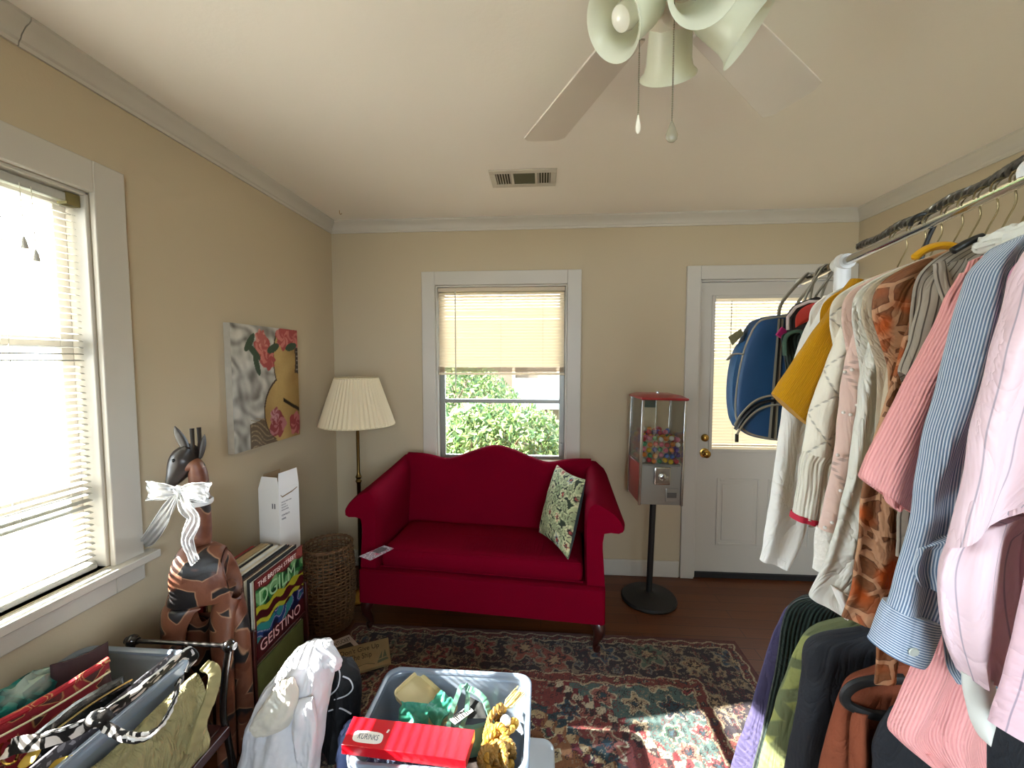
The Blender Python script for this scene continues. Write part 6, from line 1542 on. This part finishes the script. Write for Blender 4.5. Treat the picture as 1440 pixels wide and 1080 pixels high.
# ================================================================ OUTSIDE
M_lawn = mat('dry_lawn', '#77755a', .95, var=.12, vscale=3, bump=.2, bscale=40)
mb = MB(); mb.grid(lambda u, v: Vector((-16+32*u, -12+30*v, -.62+.06*nz(u*9, v*9))), 60, 60)
for i, v in enumerate(mb.v):
    pass
struct('ground', mb, M_lawn)
struct('foundation', MB().box(XL-.119, XR+.119, YF-.119, YB+.119, -.7, -.101), mat('foundation_block','#9a958c',.9), smooth=False)
struct('roof', MB().box(XL-.45, XR+.45, YF-.45, YB+.45, ZC+.101, ZC+.2), mat('roof_board','#b9b4a8',.9), smooth=False)
def bush(name, label, cx_, cy_, rx, ry, z0, z1, n, seed, cols):
    t = thing(name, label, 'bush', (cx_, cy_, z0)); rng = np.random.default_rng(seed); mb = MB(); cl = []
    for k in range(n):
        a, b = rng.uniform(0, 2*PI), rng.uniform(-1, 1); r = rng.uniform(.72, 1.0)*(1+.22*nz(math.cos(a)*2, b*2, seed)); s_ = math.sqrt(1-b*b)
        p = Vector((cx_+rx*r*s_*math.cos(a), cy_+ry*r*s_*math.sin(a), (z0+z1)/2+(z1-z0)/2*r*b))
        if p.z < -.6: continue
        e1 = Vector(rng.normal(size=3)).normalized(); e2 = e1.orthogonal().normalized(); L = rng.uniform(.030, .062); W = L*.42
        up = e1.cross(e2)*L*.18
        i0 = len(mb.v); mb.add([p-e1*L, p+e2*W-up, p+e1*L, p-e2*W-up], [(0,1,2),(0,2,3)]); c = lin(cols[int(rng.integers(len(cols)))]); f = rng.uniform(.8,1.2); cl += [(c[0]*f,c[1]*f,c[2]*f,1)]*4
    mb.col = cl; emit('foliage', mb, mat_leaf(), t, smooth=False)
    st_ = MB()
    for k in range(9):
        a = 2*PI*k/9; st_.tube([(cx_+.06*math.cos(a), cy_+.06*math.sin(a), -.62), (cx_+rx*.4*math.cos(a), cy_+ry*.4*math.sin(a), z0+(z1-z0)*.55), (cx_+rx*.75*math.cos(a+.3), cy_+ry*.75*math.sin(a+.3), z0+(z1-z0)*.8)], [.02,.013,.006], 6)
    emit('stems', st_, mat('bark','#5b4a38',.9), t)
def mat_leaf():
    m = mat_attr('bush_leaf', .5, grain=.05, spec=.4)
    if 'tl' not in m: 
        nt = m.node_tree; b = nt.nodes['Principled BSDF']; t = N(nt, 'ShaderNodeBsdfTranslucent'); a = nt.nodes['Attribute']; nt.links.new(a.outputs[0], t.inputs[0])
        mx = N(nt, 'ShaderNodeMixShader'); mx.inputs[0].default_value = .45; nt.links.new(b.outputs[0], mx.inputs[1]); nt.links.new(t.outputs[0], mx.inputs[2]); nt.links.new(mx.outputs[0], nt.nodes['Material Output'].inputs[0]); m['tl'] = 1
    return m
GR = ['#4a6030','#5c6e3c','#40592f','#6c7a4c','#3c5636','#7c8658']
bush('garden_bush', 'leafy green bush filling the lower part of the back window', -.55, 4.6, .95, .7, -.6, 1.02, 9000, 1, GR)
bush('garden_bush', 'tall leafy bush at the left of the back window view', -1.45, 6.4, 1.1, .7, -.6, 1.66, 8000, 2, GR)
bush('garden_bush', 'lighter bush at the right of the back window view', .95, 6.2, 1.0, .6, -.6, .72, 6500, 3, ['#636f4a','#747c58','#56683f','#858a66'])
nbld = thing('neighbouring_shed_outside', 'low grey roofed shed beyond the bushes outside the back window', 'shed', (1.0, 9.5, -.62))
emit('wall', MB().box(-.4,3.4,9.3,12,-.62,.45), mat('shed_wall','#5a5248',.9,var=.15,vscale=6), nbld, smooth=False)
mb = MB(); mb.loft([[Vector((x,8.9,.42)),Vector((x,10.6,1.02)),Vector((x,12.4,.42))] for x in (-.7,3.7)]); emit('roof', mb, mat('shed_roof','#2f3335',.9,0.,var=.15,vscale=8), nbld, smooth=False)
fnc = thing('outside_fence', 'brown board fence far beyond the back window', 'fence', (0, 14, -.62))
emit('boards', MB().box(-6,8,14,14.05,-.62,1.5), mat('fence_boards','#453a2e',.9,var=.25,vscale=5), fnc, smooth=False)
for k in range(9): emit('post', MB().box(-5.5+1.5*k,-5.4+1.5*k,13.9,13.99,-.62,1.62), mat('fence_post','#8b7a66',.9), fnc, smooth=False)

# ================================================================ LIGHT
w = bpy.data.worlds.new('World'); bpy.context.scene.world = w; w.use_nodes = True
bg = w.node_tree.nodes['Background']; bg.inputs[0].default_value = (.80, .90, 1.0, 1); bg.inputs[1].default_value = SKY
su = bpy.data.lights.new('sun', 'SUN'); su.energy = SUN; su.color = (1, .95, .87); su.angle = math.radians(.6)
so = bpy.data.objects.new('sun', su); C.objects.link(so)
az, el = math.radians(12.5), math.radians(33.5)
so.rotation_euler = Vector((math.cos(el)*math.cos(az), math.cos(el)*math.sin(az), -math.sin(el))).to_track_quat('-Z', 'Y').to_euler()
so.location = (-6, 0, 5)
def portal(name, loc, rot, sx, sy):
    l = bpy.data.lights.new(name, 'AREA'); l.shape = 'RECTANGLE'; l.size = sx; l.size_y = sy; l.cycles.is_portal = True
    o = bpy.data.objects.new(name, l); C.objects.link(o); o.location = loc; o.rotation_euler = rot
portal('window_portal', (XL-.125, (LW[0]+LW[1])/2, (LW[2]+LW[3])/2), (PI/2, 0, -PI/2), LW[1]-LW[0], LW[3]-LW[2])
portal('back_portal', ((BW[0]+BW[1])/2, YB+.125, (BW[2]+BW[3])/2), (-PI/2, 0, 0), BW[1]-BW[0], BW[3]-BW[2])
portal('rear_portal', (.65, YF-.125, 1.5), (PI/2, 0, 0), 1.5, 1.2)
portal('door_portal', ((gx0+gx1)/2, YB+.125, (gz0+gz1)/2), (-PI/2, 0, 0), gx1-gx0, gz1-gz0)

# ================================================================ CAMERA
cam = bpy.data.cameras.new('camera'); co_ = bpy.data.objects.new('camera', cam); C.objects.link(co_)
cam.sensor_fit = 'HORIZONTAL'; cam.sensor_width = 36; cam.lens = FPX/1440*36; cam.clip_start = .02; cam.clip_end = 200
co_.location = EYEV; co_.rotation_euler = FWD.to_track_quat('-Z', 'Y').to_euler()
sc = bpy.context.scene; sc.camera = co_
sc.view_settings.view_transform = 'Standard'; sc.view_settings.look = 'None'; sc.view_settings.gamma = 1; sc.view_settings.use_curve_mapping = False
sc.view_settings.exposure = EXPO
cy_ = sc.cycles
cy_.max_bounces = 12; cy_.diffuse_bounces = 6; cy_.glossy_bounces = 4; cy_.transmission_bounces = 8; cy_.transparent_max_bounces = 24
cy_.sample_clamp_indirect = 6; cy_.use_denoising = True; cy_.caustics_reflective = False; cy_.caustics_refractive = False
for o in list(bpy.data.objects):
    if o.type == 'EMPTY' and not o.children: bpy.data.objects.remove(o)
